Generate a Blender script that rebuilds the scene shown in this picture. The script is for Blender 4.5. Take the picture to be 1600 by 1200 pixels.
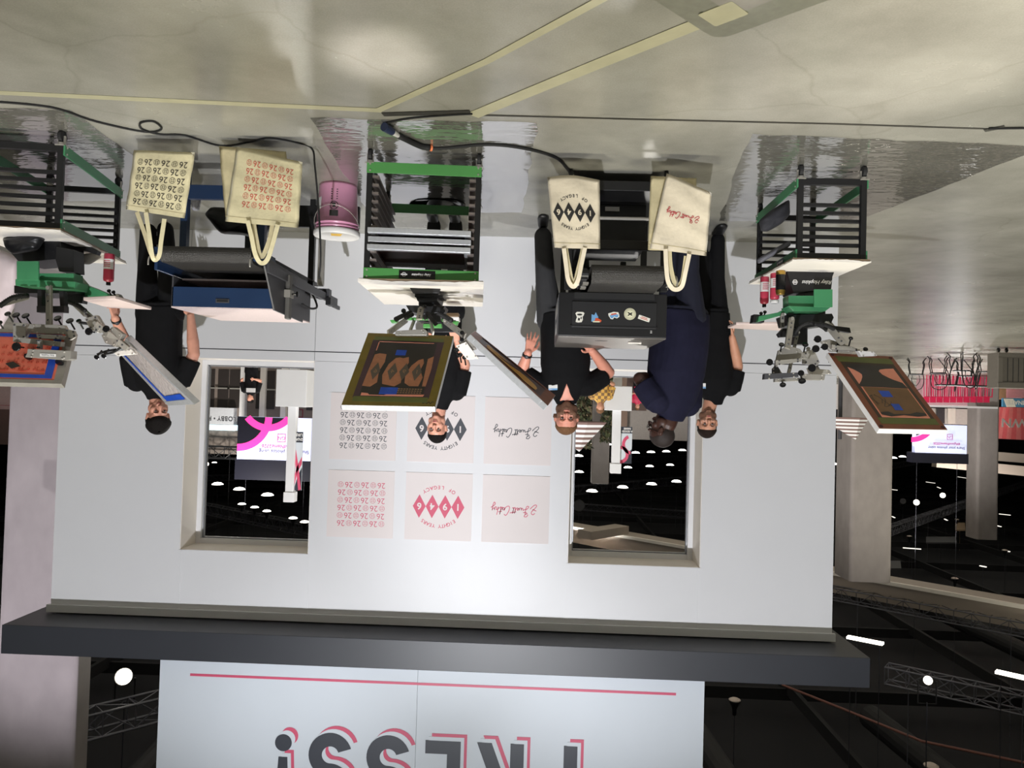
import bpy, bmesh, math, random
from mathutils import Vector, Matrix, Euler
from mathutils.bvhtree import BVHTree
random.seed(7)
PI = math.pi
R = math.radians
sc = bpy.context.scene
COL = sc.collection
for o in list(bpy.data.objects):
    bpy.data.objects.remove(o)

# ---------------------------------------------------------------- camera (held upside down, so rolled by half a turn)
CAM = Vector((-0.8762, -7.2092, 1.5583))
YAW, PIT, ROL, FPX = 0.0309, -0.0241, 0.0288, 1203.3
_f = Vector((math.sin(YAW)*math.cos(PIT), math.cos(YAW)*math.cos(PIT), math.sin(PIT)))
_r = Vector((math.cos(YAW), -math.sin(YAW), 0))
_u = _r.cross(_f)
CR = _r*math.cos(ROL) + _u*math.sin(ROL)
CU = -_r*math.sin(ROL) + _u*math.cos(ROL)
cam = bpy.data.cameras.new('camera')
cam.sensor_width = 36; cam.sensor_fit = 'HORIZONTAL'
cam.lens = 36*FPX/1600
cam.clip_start = 0.05; cam.clip_end = 400
co = bpy.data.objects.new('camera', cam); COL.objects.link(co)
m = Matrix((-CR, -CU, -_f)).transposed().to_4x4()
m.translation = CAM
co.matrix_world = m
sc.camera = co

def at(px, py, y):
    """the point of the place seen at photo position (px, py) at depth y"""
    v = _f + CR*((800-px)/FPX) - CU*((600-py)/FPX)
    return CAM + v*((y-CAM.y)/v.y)
def fl(px, py, z=0.0):
    """the same on the horizontal level z"""
    v = _f + CR*((800-px)/FPX) - CU*((600-py)/FPX)
    return CAM + v*((z-CAM.z)/v.z)

# ---------------------------------------------------------------- world, lights, exposure
sc.view_settings.view_transform = 'Standard'
sc.view_settings.look = 'None'
sc.view_settings.gamma = 1
sc.view_settings.use_curve_mapping = False
sc.view_settings.exposure = 0.0
w = bpy.data.worlds.new('hall_air'); sc.world = w; w.use_nodes = True
bg = w.node_tree.nodes['Background']
bg.inputs[0].default_value = (0.80, 0.80, 0.72, 1); bg.inputs[1].default_value = 0.2

def spot(name, loc, to, power, size=60, blend=0.3, rad=0.08, col=(1, 1, 1)):
    l = bpy.data.lights.new(name, 'SPOT'); l.energy = power; l.spot_size = R(size); l.spot_blend = blend
    l.shadow_soft_size = rad; l.color = col
    o = bpy.data.objects.new(name, l); COL.objects.link(o); o.location = loc
    o.rotation_euler = (Vector(to)-Vector(loc)).to_track_quat('-Z', 'Y').to_euler()
    return o
def point(name, loc, power, rad=0.5, col=(1, 1, 1)):
    l = bpy.data.lights.new(name, 'POINT'); l.energy = power; l.shadow_soft_size = rad; l.color = col
    o = bpy.data.objects.new(name, l); COL.objects.link(o); o.location = loc
    return o
for tx in (-2.9, 2.8):
    spot('stage_spot', (-0.55, -8.2, 6.0), (tx, 0, 1.25), 2050, size=54, blend=0.8, rad=0.05, col=(0.95, 0.96, 1.0))
spot('sign_fill', (0.1, -8.4, 6.2), (0, -.3, 5.15), 1050, size=36, blend=1.0, rad=0.05, col=(0.95, 0.97, 1.0))  # unseen spot added to brighten the sign face
spot('floor_patch_fill', (-5.2, -9.0, 7.0), (-2.45, -3.85, 0), 3200, size=11, blend=0.8, rad=0.1, col=(1, .92, .84))  # unseen spot added to throw a warm light patch on the left floor
spot('aisle_patch_fill', (-0.4, -9.0, 7.0), (-0.13, -3.75, 0), 3400, size=3.4, blend=0.5, rad=0.1, col=(1, .92, .9))  # unseen narrow beam added for the bright floor patch before the middle press
spot('column_fill', (8.5, -5, 8.5), (5.4, 3, 3.5), 4300, size=40, blend=.8, rad=.3, col=(.93, .88, 1.0))  # unseen lavender fill added to lighten the right column
spot('pole_fill', (0.5, 1.6, 8.3), (1.0, 9, 1.5), 3400, size=75, blend=.7, rad=.3, col=(1.0, .98, .96))  # unseen fill added behind the wall to whiten the banner poles
spot('column_fill', (-5.5, -3, 9.5), (-10, 16, 3.5), 3000, size=30, blend=.8, rad=.3, col=(1.0, .94, .92))  # unseen fill added to lighten the thick left column
for (x, p) in ((-7.0, 1150), (-3.4, 1150), (0.2, 1150), (3.8, 1200)):
    o = spot('aisle_fill', (x, -5.9, 9.5), (x, -5.8, 0), p, 84, .75, .5, (1.0, 0.95, 0.78)); o.data.specular_factor = .3  # unseen overhead fill added for the front floor, cones kept off the wall
for i, (x, y, z, p, sf) in enumerate([(-9, 5, 9, 520, .25), (-16, 12, 8.5, 700, .4)]):
    o = spot('hall_fill', (x, y, z), (x, y+.01, 0), p*2, 165, .6, .9, (1.0, 0.95, 0.77)); o.data.specular_factor = sf  # unseen lamps added as ambient fill beyond the left end of the booth
for i, (x, y, z, p) in enumerate([(9, 14, 7.6, 700), (4, 11, 8, 900), (-4, 12, 8, 900), (12, 25, 7.6, 1400), (-3, 27, 7.6, 1400), (-13, 21, 7.6, 1500), (-22, 32, 7.6, 1800), (-30, 45, 7.6, 3000), (2, 55, 7.6, 3000), (25, 40, 7.6, 2000)]):
    spot('far_hall_lamp', (x, y, z), (x, y+.01, 0), p*2, 160, .5, .3, (1.0, 0.96, 0.90))

# ---------------------------------------------------------------- materials
MATS = {}
def s2l(c):
    return tuple(((v/255)/12.92 if v/255 <= 0.04045 else ((v/255+0.055)/1.055)**2.4) for v in c)
def pm(name, col, rough=0.5, metal=0.0, nz=(12, 0.06), bump=None, spec=0.5, emit=None, lin=False, coat=0.0, stretch=None, sheen=0.0):
    if name in MATS: return MATS[name]
    m = bpy.data.materials.new(name); m.use_nodes = True
    nt = m.node_tree; b = nt.nodes['Principled BSDF']
    c = col if lin else s2l(col)
    tc = nt.nodes.new('ShaderNodeTexCoord')
    mp = nt.nodes.new('ShaderNodeMapping'); nt.links.new(tc.outputs['Object'], mp.inputs[0])
    if stretch: mp.inputs['Scale'].default_value = stretch
    n = nt.nodes.new('ShaderNodeTexNoise'); n.inputs['Scale'].default_value = nz[0]; n.inputs['Detail'].default_value = 5
    nt.links.new(mp.outputs[0], n.inputs['Vector'])
    mx = nt.nodes.new('ShaderNodeMix'); mx.data_type = 'RGBA'
    lo = tuple(max(0, v*(1-nz[1]*2)) for v in c)+(1,); hi = tuple(min(1, v*(1+nz[1]*2)) for v in c)+(1,)
    mx.inputs[6].default_value = lo; mx.inputs[7].default_value = hi
    nt.links.new(n.outputs['Fac'], mx.inputs[0]); nt.links.new(mx.outputs[2], b.inputs['Base Color'])
    b.inputs['Roughness'].default_value = rough; b.inputs['Metallic'].default_value = metal
    b.inputs['Specular IOR Level'].default_value = spec
    b.inputs['Coat Weight'].default_value = coat
    b.inputs['Sheen Weight'].default_value = sheen
    if bump:
        n2 = nt.nodes.new('ShaderNodeTexNoise'); n2.inputs['Scale'].default_value = bump[0]; n2.inputs['Detail'].default_value = 4
        nt.links.new(mp.outputs[0], n2.inputs['Vector'])
        bp = nt.nodes.new('ShaderNodeBump'); bp.inputs['Strength'].default_value = bump[1]; bp.inputs['Distance'].default_value = 0.02
        nt.links.new(n2.outputs['Fac'], bp.inputs['Height']); nt.links.new(bp.outputs[0], b.inputs['Normal'])
    if emit:
        b.inputs['Emission Color'].default_value = s2l(emit[0])+(1,); b.inputs['Emission Strength'].default_value = emit[1]
    MATS[name] = m
    return m

def floor_mat():
    m = bpy.data.materials.new('polished_concrete'); m.use_nodes = True
    nt = m.node_tree; b = nt.nodes['Principled BSDF']; N = nt.nodes.new; L = nt.links.new
    tc = N('ShaderNodeTexCoord')
    a = N('ShaderNodeTexNoise'); a.inputs['Scale'].default_value = 0.9; a.inputs['Detail'].default_value = 8; a.inputs['Roughness'].default_value = .62
    L(tc.outputs['Object'], a.inputs['Vector'])
    r = N('ShaderNodeValToRGB'); r.color_ramp.elements[0].position = .3; r.color_ramp.elements[1].position = .72
    r.color_ramp.elements[0].color = (0.215, 0.208, 0.176, 1); r.color_ramp.elements[1].color = (0.40, 0.39, 0.342, 1)
    L(a.outputs['Fac'], r.inputs[0])
    g = N('ShaderNodeTexNoise'); g.inputs['Scale'].default_value = 130; g.inputs['Detail'].default_value = 3
    L(tc.outputs['Object'], g.inputs['Vector'])
    mx = N('ShaderNodeMix'); mx.data_type = 'RGBA'; mx.blend_type = 'OVERLAY'; mx.inputs[0].default_value = .18
    L(r.outputs[0], mx.inputs[6]); L(g.outputs['Fac'], mx.inputs[7])
    # hairline cracks
    v = N('ShaderNodeTexVoronoi'); v.feature = 'DISTANCE_TO_EDGE'; v.inputs['Scale'].default_value = .62
    wv = N('ShaderNodeTexNoise'); wv.inputs['Scale'].default_value = 3.1
    ad = N('ShaderNodeMix'); ad.data_type = 'RGBA'; ad.inputs[0].default_value = .18
    L(tc.outputs['Object'], wv.inputs['Vector']); L(tc.outputs['Object'], ad.inputs[6]); L(wv.outputs['Color'], ad.inputs[7]); L(ad.outputs[2], v.inputs['Vector'])
    cr = N('ShaderNodeValToRGB'); cr.color_ramp.elements[0].position = 0.0; cr.color_ramp.elements[1].position = .006
    cr.color_ramp.elements[0].color = (.62, .6, .55, 1); cr.color_ramp.elements[1].color = (1, 1, 1, 1)
    L(v.outputs['Distance'], cr.inputs[0])
    m2 = N('ShaderNodeMix'); m2.data_type = 'RGBA'; m2.blend_type = 'MULTIPLY'; m2.inputs[0].default_value = .28
    L(mx.outputs[2], m2.inputs[6]); L(cr.outputs[0], m2.inputs[7]); L(m2.outputs[2], b.inputs['Base Color'])
    rr = N('ShaderNodeMapRange'); rr.inputs[3].default_value = .21; rr.inputs[4].default_value = .31
    L(a.outputs['Fac'], rr.inputs[0]); L(rr.outputs[0], b.inputs['Roughness'])
    b.inputs['Specular IOR Level'].default_value = .6
    w2 = N('ShaderNodeTexNoise'); w2.inputs['Scale'].default_value = 5; w2.inputs['Detail'].default_value = 2
    L(tc.outputs['Object'], w2.inputs['Vector'])
    bp = N('ShaderNodeBump'); bp.inputs['Strength'].default_value = .025; bp.inputs['Distance'].default_value = .02
    L(w2.outputs['Fac'], bp.inputs['Height']); L(bp.outputs[0], b.inputs['Normal'])
    return m
def film_mat():
    m = bpy.data.materials.new('clear_plastic_film'); m.use_nodes = True
    nt = m.node_tree; b = nt.nodes['Principled BSDF']; N = nt.nodes.new; L = nt.links.new
    out = nt.nodes['Material Output']
    b.inputs['Base Color'].default_value = (.55, .55, .56, 1); b.inputs['Roughness'].default_value = .03
    b.inputs['Specular IOR Level'].default_value = 1.0; b.inputs['Coat Weight'].default_value = 1.0; b.inputs['Coat Roughness'].default_value = .02
    tr = N('ShaderNodeBsdfTransparent'); tr.inputs[0].default_value = (.93, .93, .93, 1)
    gl = N('ShaderNodeBsdfGlossy'); gl.inputs['Roughness'].default_value = .06; gl.inputs[0].default_value = (.85, .85, .88, 1)
    lw = N('ShaderNodeLayerWeight'); lw.inputs['Blend'].default_value = .45
    mr = N('ShaderNodeMapRange'); mr.inputs[3].default_value = .10; mr.inputs[4].default_value = .72
    L(lw.outputs['Facing'], mr.inputs[0])
    mix = N('ShaderNodeMixShader'); L(mr.outputs[0], mix.inputs[0]); L(tr.outputs[0], mix.inputs[1]); L(gl.outputs[0], mix.inputs[2])
    L(mix.outputs[0], out.inputs['Surface'])
    tc = N('ShaderNodeTexCoord'); mp = N('ShaderNodeMapping'); mp.inputs['Scale'].default_value = (1, 2.6, 1)
    L(tc.outputs['Object'], mp.inputs[0])
    n = N('ShaderNodeTexNoise'); n.inputs['Scale'].default_value = 7; n.inputs['Detail'].default_value = 2
    L(mp.outputs[0], n.inputs['Vector'])
    bp = N('ShaderNodeBump'); bp.inputs['Strength'].default_value = .16; bp.inputs['Distance'].default_value = .03
    L(n.outputs['Fac'], bp.inputs['Height']); L(bp.outputs[0], gl.inputs['Normal'])
    return m

M_FLOOR = floor_mat(); M_FILM = film_mat()
M_WALL = pm('white_laminate_panel', (226, 226, 228), .42, nz=(3, .01), bump=(90, .02))
M_WHITE = pm('white_paint', (232, 232, 234), .4, nz=(6, .01))
M_CREAM = pm('cream_reveal', (244, 237, 228), .5, nz=(3, .02))
M_GROOVE = pm('dark_groove', (70, 70, 74), .6)
M_HEADER = pm('charcoal_header', (52, 54, 60), .42, nz=(3, .05))
M_SIGN = pm('sign_face', (216, 223, 231), .45, nz=(2, .012))
M_NAVYINK = pm('sign_dark_ink', (52, 56, 66), .45, nz=(3, .03))
M_PINKINK = pm('sign_pink_ink', (214, 84, 116), .45, nz=(3, .03))
M_CONC = pm('column_concrete', (150, 143, 140), .7, nz=(3.5, .11), bump=(25, .05), stretch=(1, 1, .6))
M_CONC2 = pm('beam_plaster', (170, 158, 146), .6, nz=(1.5, .04))
M_BLACK = pm('black_powder_coat', (24, 24, 26), .42, nz=(20, .08), bump=(200, .03))
M_BLACKG = pm('black_gloss_plastic', (16, 16, 18), .22, nz=(20, .05))
M_RUBBER = pm('black_rubber', (26, 26, 27), .7, nz=(30, .08))
M_GREEN = pm('green_enamel', (82, 152, 80), .36, nz=(6, .04))
M_GREEN2 = pm('green_enamel_deep', (64, 132, 90), .36, nz=(6, .05))
M_STEEL = pm('brushed_steel', (186, 182, 174), .30, .5, nz=(40, .08), stretch=(1, 1, 8))
M_ALU = pm('aluminium', (198, 200, 204), .34, .35, nz=(50, .08), bump=(60, .05))
M_ALUD = pm('dull_aluminium', (158, 154, 146), .42, .35, nz=(14, .1))
M_TAUPE = pm('taupe_slat', (120, 110, 104), .55, nz=(14, .12))
M_WOOD = pm('plywood_edge', (150, 128, 104), .6, nz=(18, .1), stretch=(1, 1, 8))
M_PAPER = pm('cream_paper', (232, 226, 218), .7, nz=(5, .03), bump=(9, .25))
M_TAPEBR = pm('brown_packing_tape', (196, 186, 150), .42, nz=(10, .1), bump=(20, .15))
M_TAPEC = pm('floor_tape_beige', (178, 174, 146), .45, nz=(9, .08), bump=(14, .2))
M_TAPEK = pm('black_gaffer_tape', (52, 50, 44), .55, nz=(14, .15))
M_BELT = pm('black_mesh_belt', (52, 50, 48), .42, nz=(160, .25), bump=(180, .5), spec=.7)
M_DBLUE = pm('dark_blue_enamel', (26, 50, 84), .42, nz=(5, .06))
M_DGREY = pm('dark_grey_metal', (74, 74, 78), .45, .2, nz=(8, .07))
M_PINKW = pm('pinkish_speckled_cover', (226, 208, 206), .75, nz=(120, .08), bump=(150, .2))
M_CANVAS = pm('natural_cotton_canvas', (216, 206, 168), .85, nz=(40, .04), bump=(26, .18), sheen=.2)
M_CANVASB = pm('natural_cotton_back', (206, 194, 156), .85, nz=(40, .05), bump=(26, .18))
M_CANVASW = pm('pale_cotton_canvas', (226, 214, 190), .85, nz=(40, .04), bump=(26, .18), sheen=.2)
M_INKK = pm('black_print', (40, 38, 36), .7, nz=(60, .1))
M_INKR = pm('red_print', (200, 92, 78), .7, nz=(60, .1))
M_INKR2 = pm('crimson_print', (186, 52, 66), .7, nz=(60, .1))
M_POSTER = pm('blush_poster_paper', (230, 221, 219), .65, nz=(3, .012))
M_PGREY = pm('poster_grey_ink', (72, 74, 80), .6, nz=(8, .04))
M_PRED = pm('poster_red_ink', (212, 92, 118), .6, nz=(8, .04))
M_BUCKET = pm('pink_bucket_plastic', (222, 156, 186), .28, nz=(8, .05))
M_LID = pm('white_lid_plastic', (228, 226, 224), .4, nz=(5, .02))
M_YEL = pm('yellow_sticker', (232, 186, 60), .5)
M_BLUET = pm('blue_tape', (28, 78, 190), .38, nz=(12, .12), bump=(30, .2))
M_MESHO = pm('orange_stencil_mesh', (240, 122, 96), .5, nz=(12, .06))
M_EMUD = pm('dark_emulsion', (48, 42, 38), .35, nz=(10, .1))
M_EMUB = pm('brown_emulsion', (122, 88, 54), .4, nz=(9, .14))
M_OLIVE = pm('olive_tape', (122, 104, 30), .35, nz=(10, .14), bump=(20, .15))
M_GREENT = pm('green_olive_tape', (98, 104, 46), .4, nz=(10, .12))
M_RUST = pm('rust_brown_tape', (132, 74, 48), .38, nz=(9, .14), bump=(20, .15))
M_SALMON = pm('salmon_mesh', (240, 156, 130), .5, nz=(20, .04))
M_COPPER = pm('copper_brown_print', (178, 118, 84), .45, nz=(26, .16))
M_PURPLE = pm('purple_brown_emulsion', (74, 50, 58), .35, nz=(8, .14))
M_WINE = pm('wine_red_mesh', (92, 34, 40), .4, nz=(8, .1))
M_PLATEN = pm('platen_pink_white', (226, 206, 200), .5, nz=(9, .05))
M_REDBOT = pm('red_spray_plastic', (190, 62, 84), .35, nz=(14, .06))
M_GOLD = pm('gold_can_metal', (180, 146, 72), .3, .9)
M_LABEL = pm('pale_label', (222, 220, 218), .5)
M_GLASSY = pm('window_track_metal', (150, 152, 156), .35, .6)
M_EMIT = pm('lamp_glow', (255, 250, 238), .5, emit=((255, 246, 228), 6))
M_EMITS = pm('small_lamp_glow', (255, 250, 238), .5, emit=((255, 248, 236), 7))
M_CEIL = pm('black_ceiling', (15, 15, 21), .9, nz=(.35, .3))
M_TRUSS = pm('dark_truss_metal', (104, 104, 112), .45, .5)
M_TRUSSB = pm('black_truss_metal', (58, 58, 66), .5, .3)

# ---------------------------------------------------------------- mesh helpers
def V(*a): return Vector(a) if len(a) > 1 else Vector(a[0])
def frame(d, up=(0, 0, 1)):
    d = Vector(d).normalized(); u = Vector(up)
    if abs(d.dot(u.normalized())) > .98: u = Vector((0, 1, 0)) if abs(d.y) < .9 else Vector((1, 0, 0))
    s = d.cross(u).normalized(); t = s.cross(d).normalized()
    return s, t, d
def box(bm, c, size, rot=None):
    c = Vector(c); vs = []
    for x in (-.5, .5):
        for y in (-.5, .5):
            for z in (-.5, .5):
                p = Vector((x*size[0], y*size[1], z*size[2]))
                if rot is not None: p = rot @ p
                vs.append(bm.verts.new(c+p))
    for f in ((0, 1, 3, 2), (4, 6, 7, 5), (0, 4, 5, 1), (2, 3, 7, 6), (0, 2, 6, 4), (1, 5, 7, 3)):
        bm.faces.new([vs[i] for i in f])
def bx(bm, x0, x1, y0, y1, z0, z1):
    box(bm, ((x0+x1)/2, (y0+y1)/2, (z0+z1)/2), (abs(x1-x0), abs(y1-y0), abs(z1-z0)))
def bar(bm, a, b, w, t, up=(0, 0, 1)):
    """rectangular bar from a to b, w wide sideways, t thick along up"""
    a, b = Vector(a), Vector(b); s, u, d = frame(b-a, up)
    rot = Matrix((s, d, u)).transposed()
    box(bm, (a+b)/2, (w, (b-a).length, t), rot)
def cyl(bm, a, b, r0, r1=None, n=14):
    a, b = Vector(a), Vector(b); r1 = r0 if r1 is None else r1
    s, t, d = frame(b-a)
    A = [bm.verts.new(a+(s*math.cos(2*PI*i/n)+t*math.sin(2*PI*i/n))*r0) for i in range(n)]
    B = [bm.verts.new(b+(s*math.cos(2*PI*i/n)+t*math.sin(2*PI*i/n))*r1) for i in range(n)]
    for i in range(n):
        j = (i+1) % n; bm.faces.new((A[i], A[j], B[j], B[i]))
    bm.faces.new(list(reversed(A))); bm.faces.new(B)
def lathe(bm, prof, c=(0, 0, 0), axis=(0, 0, 1), n=28):
    """prof: list of (radius, height along axis)"""
    c = Vector(c); s, t, d = frame(axis); rings = []
    for r, h in prof:
        rings.append([bm.verts.new(c+d*h+(s*math.cos(2*PI*i/n)+t*math.sin(2*PI*i/n))*max(r, 1e-4)) for i in range(n)])
    for k in range(len(rings)-1):
        for i in range(n):
            j = (i+1) % n; bm.faces.new((rings[k][i], rings[k][j], rings[k+1][j], rings[k+1][i]))
    bm.faces.new(list(reversed(rings[0]))); bm.faces.new(rings[-1])
def smoothline(pts, n=8):
    pts = [Vector(p) for p in pts]; out = []
    for i in range(len(pts)-1):
        p0 = pts[max(i-1, 0)]; p1 = pts[i]; p2 = pts[i+1]; p3 = pts[min(i+2, len(pts)-1)]
        for k in range(n):
            t = k/n
            out.append(.5*((2*p1)+(-p0+p2)*t+(2*p0-5*p1+4*p2-p3)*t*t+(-p0+3*p1-3*p2+p3)*t**3))
    out.append(pts[-1]); return out
def tube(bm, pts, r, n=8, sm=0, flat=None):
    """r: a number or one per point; flat=(w,t,up): rectangular ribbon"""
    if sm: pts = smoothline(pts, sm)
    pts = [Vector(p) for p in pts]; rings = []; prev = None
    for i, p in enumerate(pts):
        d = (pts[min(i+1, len(pts)-1)]-pts[max(i-1, 0)])
        if d.length < 1e-7: d = Vector((0, 0, 1))
        d.normalize()
        if flat:
            w_, t_, up = flat; s = d.cross(Vector(up))
            s = s.normalized() if s.length > 1e-4 else Vector((1, 0, 0)); u = s.cross(d).normalized()
            rings.append([bm.verts.new(p+s*a*w_/2+u*b*t_/2) for a, b in ((-1, -1), (1, -1), (1, 1), (-1, 1))])
        else:
            if prev is None: s, t, _ = frame(d)
            else:
                s = (prev - d*prev.dot(d)).normalized(); t = s.cross(d).normalized()
            prev = s; rr = r[i] if isinstance(r, (list, tuple)) else r
            rings.append([bm.verts.new(p+(s*math.cos(2*PI*k/n)+t*math.sin(2*PI*k/n))*rr) for k in range(n)])
    k_ = len(rings[0])
    for a, b in zip(rings[:-1], rings[1:]):
        for i in range(k_):
            j = (i+1) % k_; bm.faces.new((a[i], a[j], b[j], b[i]))
    bm.faces.new(list(reversed(rings[0]))); bm.faces.new(rings[-1])
def ell(bm, c, r, rot=None, nu=16, nv=10):
    c = Vector(c); rings = []
    for j in range(nv+1):
        th = PI*(j+.0)/nv
        if j in (0, nv): th = 1e-3 if j == 0 else PI-1e-3
        ring = []
        for i in range(nu):
            ph = 2*PI*i/nu
            p = Vector((r[0]*math.sin(th)*math.cos(ph), r[1]*math.sin(th)*math.sin(ph), r[2]*math.cos(th)))
            if rot is not None: p = rot @ p
            ring.append(bm.verts.new(c+p))
        rings.append(ring)
    for a, b in zip(rings[:-1], rings[1:]):
        for i in range(nu):
            j = (i+1) % nu; bm.faces.new((a[i], b[i], b[j], a[j]))
    bm.faces.new(rings[0]); bm.faces.new(list(reversed(rings[-1])))
def slab(bm, pts, n, t):
    """polygon pts extruded by t along n (a solid plate)"""
    n = Vector(n).normalized()*t
    A = [bm.verts.new(Vector(p)) for p in pts]; B = [bm.verts.new(Vector(p)+n) for p in pts]; k = len(A)
    bm.faces.new(A); bm.faces.new(list(reversed(B)))
    for i in range(k):
        j = (i+1) % k; bm.faces.new((A[j], A[i], B[i], B[j]))
def obj(name, bm, mt, parent=None, smooth=False, bevel=0.0, local=False):
    if isinstance(bm, bpy.types.Mesh): me = bm
    else:
        bmesh.ops.recalc_face_normals(bm, faces=bm.faces)
        me = bpy.data.meshes.new(name); bm.to_mesh(me); bm.free()
    me.name = name
    if len(me.materials) == 0: me.materials.append(mt)
    if smooth:
        for p in me.polygons: p.use_smooth = True
    o = bpy.data.objects.new(name, me); COL.objects.link(o)
    if parent is not None:
        if not local: me.transform(wm(parent).inverted())
        o.parent = parent
    elif not local and not name.startswith(('wall', 'floor', 'ceiling')):
        bb = [Vector(c) for c in o.bound_box]; c = sum(bb, Vector())/8; c.z = min(b.z for b in bb)
        me.transform(Matrix.Translation(-c)); o.location = c
    if bevel:
        md = o.modifiers.new('edge', 'BEVEL'); md.width = bevel; md.segments = 2; md.limit_method = 'ANGLE'; md.angle_limit = R(40)
    return o
def wm(o):
    mm = o.matrix_basis.copy()
    if o.parent: return wm(o.parent) @ mm
    return mm
def thing(name, label, cat, loc, group=None):
    o = bpy.data.objects.new(name, None); COL.objects.link(o); o.location = loc; o.empty_display_size = .1
    o['label'] = label; o['category'] = cat
    if group: o['group'] = group
    return o
def tag(o, label, cat, group=None, kind=None):
    if label: o['label'] = label
    if cat: o['category'] = cat
    if group: o['group'] = group
    if kind: o['kind'] = kind
    return o
def struct(name, bm, mt, parent=None, **k):
    o = obj(name, bm, mt, parent, **k)
    if parent is None: o['kind'] = 'structure'
    return o
def B(): return bmesh.new()

_dg = None
def tmesh(s, size, mat4, extrude=0.0008, bold=0.0, shear=0.0, align='CENTER', spacing=1.0):
    """lettering as a mesh: text in the xy plane moved by mat4"""
    c = bpy.data.curves.new('t', 'FONT'); c.body = s; c.size = size; c.extrude = extrude; c.offset = bold
    c.align_x = align; c.align_y = 'CENTER'; c.shear = shear; c.resolution_u = 4; c.space_character = spacing
    o = bpy.data.objects.new('t', c); COL.objects.link(o)
    dg = bpy.context.evaluated_depsgraph_get()
    me = bpy.data.meshes.new_from_object(o.evaluated_get(dg))
    bpy.data.objects.remove(o); bpy.data.curves.remove(c)
    me.transform(mat4)
    return me
def plane_mat(o, x, y):
    """matrix with text x along x and text y along y, origin o"""
    x = Vector(x).normalized(); y = Vector(y); z = x.cross(y).normalized(); y = z.cross(x)
    m_ = Matrix((x, y, z)).transposed().to_4x4(); m_.translation = Vector(o); return m_
def addmesh(bm, me):
    bm.from_mesh(me); bpy.data.meshes.remove(me)
def poly2(bm, pts, mat4, t=0.0008):
    P = [mat4 @ Vector((p[0], p[1], 0)) for p in pts]; n = (mat4.to_3x3() @ Vector((0, 0, 1)))
    slab(bm, P, n, t)
def ring2(bm, c, r, w_, mat4, n=20, a0=0, a1=2*PI, t=.0008):
    full = abs(a1-a0-2*PI) < 1e-4
    def P(rr, a, z): return bm.verts.new(mat4 @ Vector((c[0]+rr*math.cos(a), c[1]+rr*math.sin(a), z)))
    prev = None; first = None
    for i in range(n+1):
        a = a0+(a1-a0)*i/n
        if full and i == n: cur = first
        else: cur = (P(r-w_/2, a, t), P(r+w_/2, a, t))
        if prev: bm.faces.new((prev[0], prev[1], cur[1], cur[0]))
        else: first = cur
        prev = cur
def stroke2(bm, pts, w_, mat4, sm=5, t=.0008):
    """a pen line of width w_ in the plane of mat4"""
    P = smoothline([Vector((p[0], p[1], 0)) for p in pts], sm)
    prev = None
    for i, p in enumerate(P):
        d = P[min(i+1, len(P)-1)]-P[max(i-1, 0)]
        d = d.normalized() if d.length > 1e-9 else Vector((1, 0, 0))
        n = Vector((-d.y, d.x, 0))*w_/2
        cur = (bm.verts.new(mat4 @ (p-n+Vector((0, 0, t)))), bm.verts.new(mat4 @ (p+n+Vector((0, 0, t)))))
        if prev: bm.faces.new((prev[0], cur[0], cur[1], prev[1]))
        prev = cur

# ---- the three printed designs, each drawn in a unit square centred on the origin of mat4 and scaled by s
def design_26(bm, M, s, rows=6, w=.72, h=.69):
    rh = h/rows; per = .2455
    for r in range(rows):
        y = h/2-rh*(r+.5)
        odd = r % 2 == 0; x = -.368-.016*(r % 2)
        for k in range(6):
            isring = (k % 2 == 0) == odd
            wd = .088 if isring else .1575
            x += wd/2 if k == 0 else 0
            xx = x; x += per/2
            if isring:
                x_ = xx; ring2(bm, (xx*s, y*s), .039*s, .0055*s, M, 20)
                for dx, hh in ((-.013, 1), (.013, 1)):
                    for dy in (.012, -.012):
                        poly2(bm, [((xx+dx+a*.007)*s, (y+dy+b*.007)*s) for a, b in ((-1, -1), (1, -1), (.6, 1), (-1, .6))], M)
            else:
                addmesh(bm, tmesh('26', .124*s, M @ Matrix.Translation((xx*s, y*s, 0)), .0006, -0.0006*s))
def design_1946(bm, M, s, inkw):
    """diamonds and curved words go to bm, digits to inkw"""
    for i, ch in enumerate('1946'):
        x = (-.315+.21*i)
        poly2(bm, [((x-.105)*s, 0), (x*s, -.19*s), ((x+.105)*s, 0), (x*s, .19*s)], M)
        addmesh(inkw, tmesh(ch, .15*s, M @ Matrix.Translation((x*s, -.005*s, .0014)), .0004, .004*s))
    for word, sign in (('EIGHTY YEARS', 1), ('OF LEGACY', -1)):
        n = len(word); rad = .42; step = (1.30 if sign > 0 else 1.20)/(n-1)
        for i, ch in enumerate(word):
            if ch == ' ': continue
            if sign > 0:
                a = PI/2-(i-(n-1)/2)*step; rot = a-PI/2
            else:
                a = -PI/2+(i-(n-1)/2)*step; rot = a+PI/2
            c_ = Vector((rad*math.cos(a)*s, (rad*math.sin(a)-sign*.105)*s, 0))
            addmesh(bm, tmesh(ch, .080*s, M @ Matrix.Translation(c_) @ Matrix.Rotation(rot*.9, 4, 'Z'), .0006, .0012*s))
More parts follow.
